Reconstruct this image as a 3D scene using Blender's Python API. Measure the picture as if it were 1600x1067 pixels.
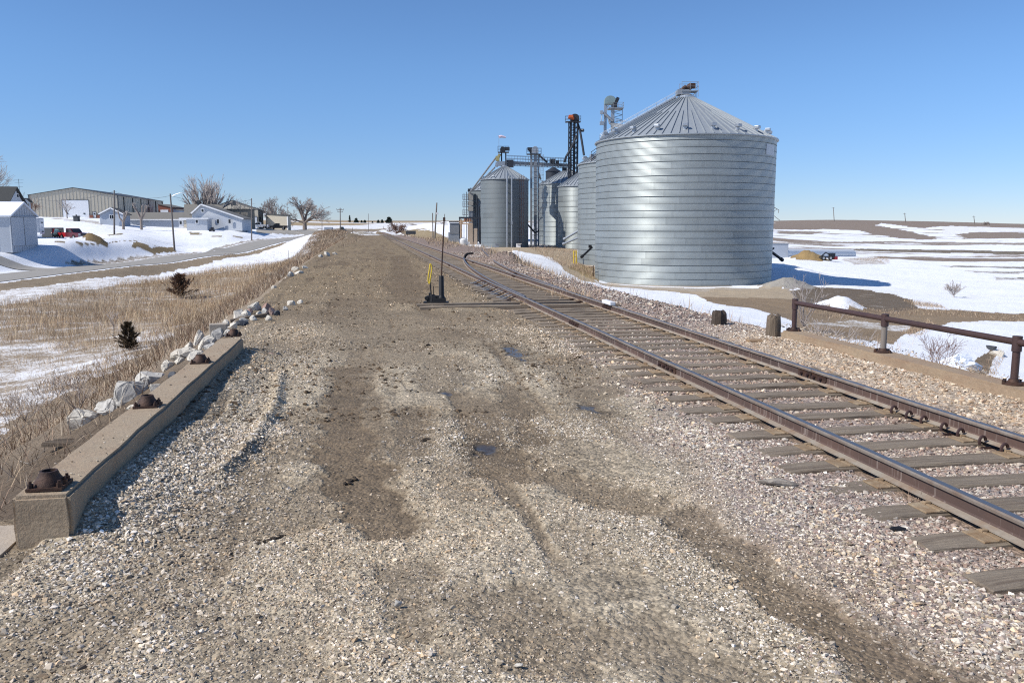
import bpy, bmesh, math, random
import numpy as np
from mathutils import Vector, Matrix, noise as mnoise
random.seed(7); RNG = np.random.default_rng(7)
for o in list(bpy.data.objects): bpy.data.objects.remove(o)
S = bpy.context.scene; COL = S.collection
# ------------------------------------------------------------------ camera, sky, sun, exposure
F, CX, CY, ZE = 1291., 800., 533.5, 1.85          # pixels of the 1600 px photograph; eye height above the gravel
PIT = math.atan((533.5 - 355) / F); cp, sp = math.cos(PIT), math.sin(PIT)
cam = bpy.data.cameras.new('camera'); camo = bpy.data.objects.new('camera', cam); COL.objects.link(camo)
cam.sensor_width = 36; cam.lens = 36 * F / 1600; cam.clip_start = .05; cam.clip_end = 20000
camo.location = (0, 0, ZE); camo.rotation_euler = (math.pi / 2 - PIT, 0, 0)
S.camera = camo
SUN_EL, SUN_DIR = 43., (-.93, -.37)               # sun stands to the left and a little behind the camera
W = bpy.data.worlds.new('World'); S.world = W; W.use_nodes = True
nt = W.node_tree; bg = nt.nodes['Background']; sky = nt.nodes.new('ShaderNodeTexSky')
sky.sky_type = 'NISHITA'; sky.sun_disc = False; sky.sun_elevation = math.radians(SUN_EL)
sky.sun_rotation = math.atan2(SUN_DIR[0], SUN_DIR[1]); sky.altitude = 800
sky.air_density = .9; sky.dust_density = 0; sky.ozone_density = 9
# the dry winter air near the horizon is a little greyer than the sky model's
_tc = nt.nodes.new('ShaderNodeTexCoord'); _sz = nt.nodes.new('ShaderNodeSeparateXYZ'); _mr = nt.nodes.new('ShaderNodeMapRange'); _mx = nt.nodes.new('ShaderNodeMix'); _mx.data_type = 'RGBA'; _mm = nt.nodes.new('ShaderNodeMix'); _mm.data_type = 'RGBA'; _mm.blend_type = 'MULTIPLY'; _mm.inputs[0].default_value = 1
nt.links.new(_tc.outputs['Generated'], _sz.inputs[0]); nt.links.new(_sz.outputs[2], _mr.inputs[0]); _mr.inputs[1].default_value = 0; _mr.inputs[2].default_value = .20; _mr.interpolation_type = 'SMOOTHSTEP'
_mx.inputs[6].default_value = (.80, .765, .83, 1); _mx.inputs[7].default_value = (1.02, 1.02, 1.0, 1); nt.links.new(_mr.outputs[0], _mx.inputs[0]); nt.links.new(sky.outputs[0], _mm.inputs[6]); nt.links.new(_mx.outputs[2], _mm.inputs[7])
nt.links.new(_mm.outputs[2], bg.inputs[0]); bg.inputs[1].default_value = .112
sl = bpy.data.lights.new('sun', 'SUN'); slo = bpy.data.objects.new('sun', sl); COL.objects.link(slo)
sl.energy = 4.0; sl.angle = math.radians(.53); sl.color = (1, .955, .89)
_e = math.radians(SUN_EL); _h = Vector((SUN_DIR[0], SUN_DIR[1], 0)).normalized()
slo.rotation_euler = (_h * math.cos(_e) + Vector((0, 0, math.sin(_e)))).to_track_quat('Z', 'Y').to_euler()
slo.location = (-40, -20, 60)
S.view_settings.view_transform = 'Standard'; S.view_settings.look = 'None'
S.view_settings.exposure = 0.34; S.view_settings.gamma = 1.0
S.render.engine = 'CYCLES'; S.cycles.use_denoising = False; S.cycles.filter_width = 1.15; S.cycles.sample_clamp_indirect = 4
S.cycles.max_bounces = 6; S.cycles.diffuse_bounces = 3; S.cycles.glossy_bounces = 3; S.cycles.caustics_reflective = False
# ------------------------------------------------------------------ survey helpers: pixel + depth -> metres
def ray(px, py):
    a, b = (px - CX) / F, (CY - py) / F
    return np.array([a, cp + b * sp, -sp + b * cp])
def onz(px, py, z):
    r = ray(px, py); t = (z - ZE) / r[2]; return np.array([r[0] * t, r[1] * t, z])
def atY(px, py, Y):
    r = ray(px, py); t = Y / r[1]; return np.array([r[0] * t, Y, ZE + r[2] * t])
AZ = math.radians(-9.85)                          # heading of the track
DV = np.array([math.sin(AZ), math.cos(AZ)]); NU = np.array([DV[1], -DV[0]])
def uv(x, y): return x * NU[0] + y * NU[1], x * DV[0] + y * DV[1]
def xy(u, v): return u * NU[0] + v * DV[0], u * NU[1] + v * DV[1]
UL, UR = 3.72, 5.20                               # centre lines of the two rails
# ------------------------------------------------------------------ terrain heights
LK = 1.3
_ctl = [(-11,5,-3.2),(-26,12,-3.4),(-18,30,-3.4),(-38,38,-3.4),(-18,58,-3.3),(-38,70,-3.35),(-62,64,-3.3),(-16,0,-3.2),(-52,18,-3.4),
 (10,-20,-3),(-12,-20,-3.2),(40,-20,-4),(60,20,-4.2),(100,60,-4.5),(-80,0,-3),(-130,26,-2.5),(-160,120,1),(-300,300,9),(0,-300,0),(300,-100,-2),(-300,-100,2),
 (0,3000,24),(-1000,2800,27),(-2200,2000,30),(1100,2800,6),(2200,2000,3),(-2800,0,15),(2800,0,3),(0,-3000,8),(-3000,-2000,10),(3000,-2000,5),(0,-5,-2.5),(18,5,-3.6),(15,20,-3.7)]
for _p in [(0,434,64),(100,425,72),(200,412,86),(300,400,102),(400,385,125),(450,374,150),(480,362,185),(440,360,195),
 (450,392,105),(510,380,108),(540,366,180),(60,378.5,86),(100,378,87),(115,378,88.5),(20,379,84),(115,375.5,106),(60,376.5,102),(200,377,104),(20,376,102),(50,395,80),(150,395,86),(150,384,90),(150,380,96),(0,408,72),(75,413,76),(200,400,92),(0,385,80),
 (150,374,98),(273,391,112),(178,366,118),(393,373,140),(230,378,112),(178,352,150),(100,340,192),(187,343,200),(250,346,240),(330,359,150),(250,354,165),
 (220,362,140),(380,362,155),(375,358,190),(435,359,190),(478,359,205),(0,334,260),(545,362,260),(560,353,600),(560,346,1300),(650,347,1300),(640,358,310),(665,350,360),(650,366,225),(700,351,430),
 (740,384,150),(1070,447,79),(930,437,86),(1205,441,88),(905,412,115),(870,384,157),(787,386,143),(880,395,130),(850,408,95),(930,441,80),(1000,448,74),(1100,452,72),(1240,449,78),
 (1000,470,46),(1100,482,40),(1200,512,32),(1000,457,62),(1150,466,60),(1200,472,54),(1300,500,43),(1400,500,47),(1500,470,70),(1450,430,112),(1550,420,130),(1400,400,175),(1300,402,160),(1500,390,215),(1250,406,140),
 (1400,373,350),(1560,372,350),(1300,366,400),(1300,345,660),(1450,348,660),(1590,353,620),(1225,347,660),(1300,357,520),(1450,361,500),(1560,362,480),(1550,565,31),(1585,520,40),(1400,545,31),(1480,520,38)]:
    _ctl.append(tuple(atY(_p[0], _p[1], _p[2] * (LK if _p[0] < 512 else 1))))
for _v in (20, 40, 70, 100, 140, 190, 250, 320): _ctl.append((*xy(-.5, _v), -1.4)); _ctl.append((*xy(5, _v), -1.4))
_ctl = np.array(_ctl, float)
def _warp(x, y):
    r = np.hypot(x, y); k = np.log1p(r / 12.) / np.maximum(r, 1e-6); return x * k, y * k
_cw = np.stack(_warp(_ctl[:, 0], _ctl[:, 1]), 1)
_phi = lambda d2: np.sqrt(d2 + .02)
_A = _phi(((_cw[:, None] - _cw[None]) ** 2).sum(-1)); _n = len(_ctl)
_M = np.block([[_A + np.eye(_n) * 2e-4 * -1, np.ones((_n, 1))], [np.ones((1, _n)), np.zeros((1, 1))]])
_wt = np.linalg.solve(_M, np.append(_ctl[:, 2], 0))
def vnoise(x, y, seed=0):                         # value noise, vectorised
    x = np.asarray(x, float) + seed * 17.13; y = np.asarray(y, float) - seed * 9.71
    xi, yi = np.floor(x), np.floor(y); fx, fy = x - xi, y - yi
    fx, fy = fx * fx * (3 - 2 * fx), fy * fy * (3 - 2 * fy)
    def h(a, b):
        n = (a.astype(np.int64) * 374761393 + b.astype(np.int64) * 668265263 + seed * 974634) & 0x7fffffff
        n = ((n ^ (n >> 13)) * 1274126177) & 0x7fffffff
        return ((n ^ (n >> 16)) & 0xffff) / 65535.
    return (h(xi, yi) * (1 - fx) + h(xi + 1, yi) * fx) * (1 - fy) + (h(xi, yi + 1) * (1 - fx) + h(xi + 1, yi + 1) * fx) * fy
def fbm(x, y, seed=0, oct=4):
    s, a, t = 0, .5, 0
    for i in range(oct): s = s + a * vnoise(x * 2 ** i, y * 2 ** i, seed + i); t += a; a *= .5
    return s / t
def segdist(x, y, a, b):
    ax, ay = a; bx, by = b; dx, dy = bx - ax, by - ay
    t = np.clip(((x - ax) * dx + (y - ay) * dy) / (dx * dx + dy * dy + 1e-9), 0, 1)
    return np.hypot(x - ax - t * dx, y - ay - t * dy)
MUD = []                                          # muddy wheel tracks: two ends (pixels of the photo, on the gravel), half width in m, strength
for a, b, w, s in [((548,575),(538,715),.20,1.),((545,720),(600,815),.16,1.),((640,640),(645,705),.16,.7),((795,600),(830,680),.16,.8),((755,690),(800,735),.2,.9),
 ((830,735),(1000,785),.16,.75),((1085,800),(1185,900),.13,.75),((1185,900),(1300,965),.13,.8),((1300,965),(1430,1062),.14,.9),((850,1000),(770,945),.22,.65),((440,690),(330,830),.2,.6),
 ((330,830),(110,1010),.22,.55),((520,750),(445,815),.14,.6),((640,900),(650,985),.12,.6),((1170,1062),(1010,1000),.16,.55),((870,560),(930,610),.25,.7),((610,560),(560,470),.5,.55),((700,560),(690,600),.25,.6),
 ((400,545),(700,520),.7,.5),((430,490),(800,500),1.0,.55),((625,400),(640,470),.35,.75),((480,640),(470,690),.15,.6),((900,830),(960,900),.15,.4),((700,720),(720,780),.14,.4),((300,950),(420,1050),.2,.4),((950,590),(1000,600),.2,.5),((1500,1062),(1430,1020),.1,.5)]:
    MUD.append((onz(*a, 0)[:2], onz(*b, 0)[:2], w, s))
PUD = [(onz(px, py, 0)[:2], rx, ry) for px, py, rx, ry in [(757,695,.085,.20),(803,548,.16,.6),(820,562,.12,.3),(918,634,.12,.2),(698,612,.08,.14),(745,704,.05,.09)]]
def mudmask(x, y):
    m = np.zeros_like(x); j = .20 * (fbm(x * 2.6, y * 2.6, 3, 5) - .5) * 2; j2 = .10 * (fbm(x * 14, y * 14, 8, 3) - .5) * 2
    for a, b, w, s in MUD:
        d = segdist(x, y, a, b) + (j + j2) * min(1.2, w / .16)
        m = np.maximum(m, s * np.clip((1.85 - d / w) * 1.15, 0, 1))
    u, v = uv(x, y); k = fbm(u / .30 + .6 * fbm(x / 2, y / 2, 141), v / 3.2, 143, 4); k2 = fbm(x * 9, y * 9, 144, 3)
    st = np.clip((k - .525 + .10 * (k2 - .5)) * 6, 0, 1) * np.clip((2.7 - u) / .6, 0, 1) * .75
    return np.maximum(m, st)
def pudmask(x, y, grow=1.):
    m = np.zeros_like(x); j = 1.1 * (fbm(x * 6, y * 6, 5, 5) - .5) * 2
    for c, rx, ry in PUD:
        u, v = (x - c[0]) * DV[1] - (y - c[1]) * DV[0], (x - c[0]) * DV[0] + (y - c[1]) * DV[1]
        m = np.maximum(m, np.clip(1.6 * (1.15 - np.hypot(u / rx / grow, v / ry / grow) - j), 0, 1))
    return m
BUMPS = []                                        # heaps: x, y, radius, height
def bump(px, py, Y, r, h):
    p = atY(px, py, Y); BUMPS.append((p[0], p[1], r, h)); return BUMPS[-1]
B_SNOW = bump(1312, 474, 53, 1.5, .75); B_GRAV = bump(1228, 449, 77.5, 2.3, .95); B_DIRT = bump(1262, 405, 141, 3.2, 1.5); B_SOIL = bump(146, 376, 124, 1.9, 1.2)
B_ROADSNOW = [bump(565, 362, 200, 4, 1.0), bump(590, 362, 215, 3.2, .7), bump(545, 362, 205, 3, .9), bump(325, 385, 153, 4, .6), bump(1225, 425, 100, 3.5, 1.0), bump(1255, 425, 104, 3, .8)]
B_BAL = bump(792, 412, 44, 1.5, .5)
def smax(a, b, k):
    h = np.clip(.5 + .5 * (a - b) / k, 0, 1); return b + (a - b) * h + k * h * (1 - h)
def rbf(x, y):
    wx, wy = _warp(x, y); out = np.empty(len(x))
    for i in range(0, len(x), 40000):
        d2 = (wx[i:i + 40000, None] - _cw[None, :, 0]) ** 2 + (wy[i:i + 40000, None] - _cw[None, :, 1]) ** 2
        out[i:i + 40000] = _phi(d2) @ _wt[:-1] + _wt[-1]
    return out
def edges(v):
    return (np.interp(v, [5.25, 5.75, 11.9, 16, 30, 60, 120, 350], [-3.3, -2.0, -2.0, -2.6, -3.0, -3.4, -3.6, -3.6]),
            np.interp(v, [0, 14, 27, 34, 43, 56, 72, 100, 200], [7.35, 7.15, 6.95, 7.2, 7.5, 8.1, 10.4, 9.5, 8]))
_RY = np.linspace(20, 260, 240); _RX = np.interp(_RY, [20, 195, 227, 240, 260], [-51.4, -51.4, -52.6, -57, -70])
_RZ = None
def roadz():
    global _RZ
    if _RZ is None:
        z = rbf(_RX, _RY)
        for _ in range(30): z[1:-1] = z[1:-1] * .5 + (z[2:] + z[:-2]) * .25
        _RZ = z
    return _RZ
def hgt(x, y, fine=True):
    x = np.atleast_1d(np.asarray(x, float)); y = np.atleast_1d(np.asarray(y, float))
    u, v = uv(x, y); b = rbf(x, y); eL, eR = edges(v)
    near = np.clip((14 - v) / 2, 0, 1)
    rz_ = np.interp(y, _RY, roadz()); rd = np.abs(x - np.interp(y, _RY, _RX)); rw = np.clip((9. - rd) / 5, 0, 1) * np.clip((y - 20) / 10, 0, 1) * np.clip((236 - y) / 8, 0, 1); rw = rw * rw * (3 - 2 * rw)
    b = b * (1 - rw) + (rz_ + .0) * rw
    dl, dr = np.maximum(eL - u, 0), np.maximum(u - eR, 0)
    e = -(dl / (1.75 + .35 * near)) - dr / 2.0 - .28 * near * np.clip(dl / .25, 0, 1)
    e = e - .12 * near * np.clip(dr / .3, 0, 1)
    e = e - np.clip((v - 330) / 60, 0, 6)
    z = smax(b, e, .25)
    r = np.hypot(x, y); off = np.clip((np.maximum(eL - u, u - eR)) / 3, 0, 1) * (1 - rw)
    z = z + off * (fbm(x / 6, y / 6, 11) - .5) * .35 * np.clip(r / 20, .3, 1) + off * (fbm(x / 1.2, y / 1.2, 12) - .5) * .12
    z = z + np.clip((r - 300) / 300, 0, 1) * (fbm(x / 220, y / 220, 31, 3) - .5) * 1.6
    for bx, by, br, bh in BUMPS:
        d = np.hypot(x - bx, y - by) / br
        z = z + bh * np.exp(-d * d * 1.6) * (.75 + .5 * fbm(x * 1.3, y * 1.3, 21))
    if fine:
        on = (u > eL - .5) & (u < eR + .5) & (v < 90)
        t = np.where(on, 1., 0.)
        m = mudmask(x, y)
        z = z + t * ((fbm(x / .9, y / .9, 41) - .5) * .07 + (fbm(x * 6, y * 6, 42, 3) - .5) * .022 - .03 * m - .012 * pudmask(x, y))
        trk = np.clip((u - 2.9) / .25, 0, 1) * np.clip((6.1 - u) / .25, 0, 1)
        z = np.where(on, z * (1 - trk * .6) - .010 * trk, z)
        z = z + t * .155 * near * np.exp(-((u + 1.8) / .42) ** 2) * np.clip((u + 2.1) / .2, 0, 1) * np.clip((v - 4.9) / .5, 0, 1)
        a, b2 = RIDGE
        for i in range(len(RIDGEP) - 1):
            d = segdist(x, y, RIDGEP[i], RIDGEP[i + 1]); z = z + t * .05 * np.exp(-(d / .06) ** 2)
        z = z + t * .06 * np.clip((u - 5.75) / .5, 0, 1) * np.clip((13.5 - v) / 1, 0, 1)
        bal = np.clip((u - 5.9) / .3, 0, 1) * np.clip((v - 16) / 2, 0, 1) * np.clip((eR + .2 - u) / .5, 0, 1) * np.clip((60 - v) / 6, 0, 1)
        z = z + .03 * bal - .05 * trk * np.clip((v - 16) / 3, 0, 1)
    return z
RIDGEP = [onz(*p, 0)[:2] for p in [(437, 585), (432, 630), (415, 665), (385, 705), (345, 740)]]; RIDGE = (0, 0)
def gz(x, y, fine=False): return float(hgt([x], [y], fine)[0])
_YS = np.exp(np.linspace(math.log(2.2), math.log(2500), 900))
def ground(px, py):                               # where the line of sight through a pixel meets the ground
    r = ray(px, py); x = r[0] / r[1] * _YS; z = ZE + r[2] / r[1] * _YS
    h = hgt(x, _YS, False); k = np.argmax(z <= h)
    if z[k] > h[k]: k = len(_YS) - 1
    return np.array([x[k], _YS[k], h[k]])
def gpoly(pts): return np.array([ground(*p)[:2] for p in pts])
def gat(px, Y, fine=False):                       # ground point at a depth in the direction of an image column
    y355 = ray(px, 375); x = y355[0] / y355[1] * Y
    return np.array([x, Y, gz(x, Y, fine)])
def inpoly(x, y, P):
    c = np.zeros(len(x), bool); j = len(P) - 1
    for i in range(len(P)):
        xi, yi = P[i]; xj, yj = P[j]
        k = ((yi > y) != (yj > y)) & (x < (xj - xi) * (y - yi) / (yj - yi + 1e-12) + xi); c ^= k; j = i
    return c
# ------------------------------------------------------------------ object helpers
def tag(o, label=None, cat=None, group=None, kind=None):
    if label: o['label'] = label
    if cat: o['category'] = cat
    if group: o['group'] = group
    if kind: o['kind'] = kind
    return o
def thing(name, label, cat, loc=(0, 0, 0), rz=0, group=None):
    o = bpy.data.objects.new(name, None); COL.objects.link(o); o.location = loc; o.rotation_euler = (0, 0, rz); o.empty_display_size = .3
    return tag(o, label, cat, group)
def kids(o): return [c for c in bpy.data.objects if c.parent == o]
def copy_tree(o, parent=None):
    c = o.copy(); COL.objects.link(c)
    if parent: c.parent = parent
    for ch in list(o.children): copy_tree(ch, c)
    return c
def basis(d):
    d = np.asarray(d, float); d = d / (np.linalg.norm(d) + 1e-12)
    a = np.array([0, 0, 1.]) if abs(d[2]) < .95 else np.array([1., 0, 0])
    s = np.cross(d, a); s /= np.linalg.norm(s); return s, np.cross(s, d), d
class MB:
    def __init__(s): s.v = []; s.f = []; s.m = []; s.n = 0; s.mi = 0
    def add(s, v, f):
        s.v.append(np.asarray(v, float)); s.f += [tuple(i + s.n for i in q) for q in f]; s.m += [s.mi] * len(f); s.n += len(v); return s
    def box(s, c, d, rz=0, rx=0):
        h = np.array(d) / 2.; v = np.array([[x, y, z] for x in (-1, 1) for y in (-1, 1) for z in (-1, 1)]) * h
        if rx: v = v @ np.array(Matrix.Rotation(rx, 3, 'X')).T
        if rz: v = v @ np.array(Matrix.Rotation(rz, 3, 'Z')).T
        return s.add(v + np.array(c), [(0, 1, 3, 2), (4, 6, 7, 5), (0, 4, 5, 1), (2, 3, 7, 6), (0, 2, 6, 4), (1, 5, 7, 3)])
    def beam(s, a, b, w, h):
        a, b = np.asarray(a, float), np.asarray(b, float); x, y, d = basis(b - a); v = []
        for p in (a, b):
            for i, j in ((-1, -1), (1, -1), (1, 1), (-1, 1)): v.append(p + x * i * w / 2 + y * j * h / 2)
        return s.add(v, [(0, 1, 2, 3), (7, 6, 5, 4), (0, 4, 5, 1), (1, 5, 6, 2), (2, 6, 7, 3), (3, 7, 4, 0)])
    def cyl(s, a, b, r0, r1=None, n=10, cap=True):
        r1 = r0 if r1 is None else r1; return s.tube([a, b], [r0, r1], n, cap)
    def tube(s, P, R, n=8, cap=True):
        P = [np.asarray(p, float) for p in P]; R = [R] * len(P) if np.isscalar(R) else R; v = []
        x0 = None
        for i, p in enumerate(P):
            d = P[min(i + 1, len(P) - 1)] - P[max(i - 1, 0)]; x, y, _ = basis(d)
            if x0 is not None:
                dn = d / (np.linalg.norm(d) + 1e-12); x = x0 - dn * (x0 @ dn); x /= np.linalg.norm(x) + 1e-12; y = np.cross(x, dn)
            x0 = x
            for k in range(n):
                t = 2 * math.pi * k / n; v.append(p + (x * math.cos(t) + y * math.sin(t)) * R[i])
        f = []
        for i in range(len(P) - 1):
            for k in range(n): f.append((i * n + k, i * n + (k + 1) % n, (i + 1) * n + (k + 1) % n, (i + 1) * n + k))
        if cap: f.append(tuple(range(n))[::-1]); f.append(tuple(range((len(P) - 1) * n, len(P) * n)))
        return s.add(v, f)
    def lathe(s, c, prof, n=24, cap=True):
        v = []; f = []
        for r, z in prof:
            for k in range(n): t = 2 * math.pi * k / n; v.append((c[0] + r * math.cos(t), c[1] + r * math.sin(t), c[2] + z))
        for i in range(len(prof) - 1):
            for k in range(n): f.append((i * n + k, i * n + (k + 1) % n, (i + 1) * n + (k + 1) % n, (i + 1) * n + k))
        if cap: f.append(tuple(range(n))[::-1]); f.append(tuple(range((len(prof) - 1) * n, len(prof) * n)))
        return s.add(v, f)
    def prism(s, P, off):                          # closed outline (3D points) pushed along off
        P = [np.asarray(p, float) for p in P]; n = len(P); off = np.asarray(off, float)
        f = [tuple(range(n)), tuple(range(2 * n - 1, n - 1, -1))] + [(i, n + i, n + (i + 1) % n, (i + 1) % n) for i in range(n)]
        return s.add(P + [p + off for p in P], f)
    def build(s, name, mat, parent=None, smooth=False, bevel=0, loc=None, recalc=True):
        me = bpy.data.meshes.new(name); me.from_pydata(np.concatenate(s.v).tolist(), [], s.f)
        for m in (mat if isinstance(mat, (list, tuple)) else [mat]): me.materials.append(m)
        if any(s.m): me.polygons.foreach_set('material_index', s.m)
        if recalc or bevel:
            bm = bmesh.new(); bm.from_mesh(me); bmesh.ops.recalc_face_normals(bm, faces=bm.faces)
            if bevel:
                ed = [e for e in bm.edges if len(e.link_faces) == 2 and e.calc_face_angle(0) > .5]
                bmesh.ops.bevel(bm, geom=ed, offset=bevel, segments=2, affect='EDGES', profile=.6, clamp_overlap=True)
            bm.to_mesh(me); bm.free()
        if smooth:
            me.polygons.foreach_set('use_smooth', [True] * len(me.polygons)); me.set_sharp_from_angle(angle=math.radians(35))
        o = bpy.data.objects.new(name, me); COL.objects.link(o)
        if parent is not None: o.parent = parent
        if loc is not None: o.location = loc
        return o
def npmesh(name, V, T, mat, col=None, parent=None, smooth=False, attrs=None):   # big meshes straight from arrays
    V = np.asarray(V, np.float32); T = np.asarray(T, np.int32); k = T.shape[1]
    me = bpy.data.meshes.new(name); me.vertices.add(len(V)); me.vertices.foreach_set('co', V.ravel())
    me.loops.add(T.size); me.loops.foreach_set('vertex_index', T.ravel())
    me.polygons.add(len(T)); me.polygons.foreach_set('loop_start', np.arange(0, T.size, k, dtype=np.int32))
    me.polygons.foreach_set('loop_total', np.full(len(T), k, np.int32))
    if smooth: me.polygons.foreach_set('use_smooth', np.ones(len(T), bool))
    else: me.polygons.foreach_set('use_smooth', np.zeros(len(T), bool))
    me.update(calc_edges=True)
    if col is not None:
        a = me.attributes.new('Col', 'FLOAT_COLOR', 'POINT'); c = np.ones((len(V), 4), np.float32); c[:, :3] = col; a.data.foreach_set('color', c.ravel())
    for n, d in (attrs or {}).items():
        a = me.attributes.new(n, 'FLOAT', 'POINT'); a.data.foreach_set('value', np.asarray(d, np.float32))
    me.materials.append(mat); o = bpy.data.objects.new(name, me); COL.objects.link(o)
    if parent is not None: o.parent = parent
    return o
# ------------------------------------------------------------------ materials
class NT:
    def __init__(s, name):
        s.m = bpy.data.materials.new(name); s.m.use_nodes = True; s.t = s.m.node_tree; s.b = s.t.nodes['Principled BSDF']; s.o = s.t.nodes['Material Output']
    def n(s, typ, **kw):
        x = s.t.nodes.new('ShaderNode' + typ)
        for k, v in kw.items():
            if k.startswith('i_'): x.inputs[int(k[2:]) if k[2:].isdigit() else k[2:].replace('_', ' ')].default_value = v
            else: setattr(x, k, v)
        return x
    def l(s, a, b): s.t.links.new(a, b)
    def math(s, op, a, b=0., clamp=False):
        x = s.n('Math', operation=op, use_clamp=clamp)
        for i, q in enumerate((a, b)):
            if isinstance(q, (int, float)): x.inputs[i].default_value = q
            else: s.l(q, x.inputs[i])
        return x.outputs[0]
    def mix(s, f, a, b, mode='MIX'):
        x = s.n('Mix', data_type='RGBA', blend_type=mode)
        for i, q in ((0, f), (6, a), (7, b)):
            if isinstance(q, (int, float)): x.inputs[i].default_value = q
            elif isinstance(q, (tuple, list)): x.inputs[i].default_value = (*q[:3], 1)
            else: s.l(q, x.inputs[i])
        return x.outputs[2]
    def noise(s, co, scale, detail=4, rough=.6):
        x = s.n('TexNoise'); x.inputs['Scale'].default_value = scale; x.inputs['Detail'].default_value = detail; x.inputs['Roughness'].default_value = rough
        s.l(co, x.inputs['Vector']); return x.outputs[0]
    def ramp(s, f, a, b, lo=0., hi=1.):
        x = s.n('MapRange'); x.inputs[1].default_value = a; x.inputs[2].default_value = b; x.inputs[3].default_value = lo; x.inputs[4].default_value = hi; x.clamp = True
        s.l(f, x.inputs[0]); return x.outputs[0]
def mat(name, c, rough=.75, metal=0., var=.25, scale=3., c2=None, amt=.5, bump=0., bscale=None, stretch=(1, 1, 1), spec=None, vcol=False, fine=None):
    t = NT(name); tc = t.n('TexCoord'); oi = t.n('ObjectInfo'); mp = t.n('Mapping'); mp.inputs['Scale'].default_value = stretch
    off = t.n('VectorMath', operation='ADD'); sc = t.n('VectorMath', operation='SCALE'); sc.inputs[0].default_value = (37., 19., 53.); t.l(oi.outputs['Random'], sc.inputs['Scale'])
    t.l(tc.outputs['Object'], off.inputs[0]); t.l(sc.outputs[0], off.inputs[1]); t.l(off.outputs[0], mp.inputs['Vector']); co = mp.outputs[0]
    n1 = t.noise(co, scale, 5, .62); n2 = t.noise(co, scale * 6.3, 3, .6)
    if vcol:
        a = t.n('Attribute', attribute_name='Col'); base = a.outputs['Color']
        if c is not None: base = t.mix(1., base, c, 'MULTIPLY')
    else: base = (*c, 1)
    if c2 is not None: base = t.mix(t.ramp(n1, .5 - amt * .3, .5 + amt * .3 + .02), base, c2)
    k = t.math('MULTIPLY_ADD', n2, 2 * var * .6); k.node.inputs[2].default_value = 1 - var * .6
    k2 = t.math('MULTIPLY_ADD', n1, 2 * var); k2.node.inputs[2].default_value = 1 - var
    k = t.math('MULTIPLY', k, k2); kr = t.math('MULTIPLY_ADD', oi.outputs['Random'], .16); kr.node.inputs[2].default_value = .92; k = t.math('MULTIPLY', k, kr)
    cc = t.n('CombineColor'); [t.l(k, cc.inputs[i]) for i in range(3)]
    fin = t.mix(1., base, cc.outputs[0], 'MULTIPLY'); t.l(fin, t.b.inputs['Base Color'])
    r = t.math('MULTIPLY_ADD', n2, .25); r.node.inputs[2].default_value = rough - .125; t.l(r, t.b.inputs['Roughness']); t.b.inputs['Metallic'].default_value = metal
    if spec is not None: t.b.inputs['Specular IOR Level'].default_value = spec
    if bump:
        bp = t.n('Bump'); bp.inputs['Strength'].default_value = min(1, bump); bp.inputs['Distance'].default_value = .02
        t.l(t.noise(co, bscale or scale * 4, 6, .65), bp.inputs['Height']); t.l(bp.outputs[0], t.b.inputs['Normal'])
    t.m['nt'] = 1; return t.m
M = {}
M['concrete'] = mat('concrete', (.42, .33, .225), .92, var=.42, scale=3.0, c2=(.30, .22, .145), amt=.5, bump=.5, bscale=45)
M['curb'] = mat('tan_concrete', (.41, .31, .205), .9, var=.4, scale=3, c2=(.27, .185, .12), amt=.6, bump=.5, bscale=40)
M['rust'] = mat('rusty_pipe', (.085, .047, .040), .6, .25, .3, 6, c2=(.055, .032, .032), bump=.2, bscale=60)
M['rustdark'] = mat('dark_rust_iron', (.045, .030, .026), .65, .4, .4, 9, c2=(.10, .05, .03), amt=.8, bump=.3, bscale=60)
M['plate'] = mat('rusty_dusty_plate', (.27, .175, .095), .9, 0, .4, 12, c2=(.30, .235, .155), bump=.3, bscale=70)
M['tie'] = mat('weathered_tie', (.33, .27, .20), .92, 0, .5, 2.6, c2=(.14, .105, .075), amt=.5, stretch=(.5, 9, 9), bump=1., bscale=9)
M['wood'] = mat('old_grey_wood', (.22, .17, .12), .9, 0, .45, 3, c2=(.07, .05, .035), amt=.9, stretch=(6, 6, .8), bump=.9, bscale=10)
M['timber'] = mat('tan_timber', (.36, .24, .13), .9, 0, .35, 3, c2=(.2, .13, .08), stretch=(1, 6, 6), bump=.6, bscale=14)
M['black'] = mat('black_iron', (.018, .018, .019), .55, .3, .3, 8)
M['boulder'] = mat('pale_boulder', (.72, .67, .58), .92, 0, .3, 2.5, c2=(.50, .45, .37), amt=.6, bump=.7, bscale=14)
M['boulder2'] = mat('grey_boulder', (.54, .51, .455), .92, 0, .3, 2.5, c2=(.38, .36, .33), bump=.6, bscale=14)
M['boulderp'] = mat('pink_boulder', (.38, .22, .17), .92, 0, .3, 3, c2=(.3, .22, .19), bump=.6, bscale=14)
M['boulderd'] = mat('dark_boulder', (.06, .065, .075), .8, 0, .3, 3, bump=.6, bscale=14)
M['stone'] = mat('loose_gravel', None, .93, 0, .12, 30, vcol=True)
M['blade'] = mat('dead_grass', None, .9, 0, .1, 3, vcol=True, spec=.15)
M['yellow'] = mat('yellow_paint', (.72, .52, .04), .5, 0, .15, 6)
M['white'] = mat('white_paint', (.78, .78, .78), .6, 0, .06, 2)
M['grey'] = mat('grey_steel', (.30, .31, .32), .5, .5, .2, 3)
M['dsteel'] = mat('dark_painted_steel', (.035, .040, .050), .55, .3, .3, 3)
M['gal'] = mat('dull_galvanised', (.42, .44, .46), .45, .7, .2, 2)
M['tan'] = mat('tan_siding', (.49, .44, .35), .7, 0, .08, 1)
M['dtrim'] = mat('dark_trim', (.055, .06, .065), .6, 0, .1, 2)
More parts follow.
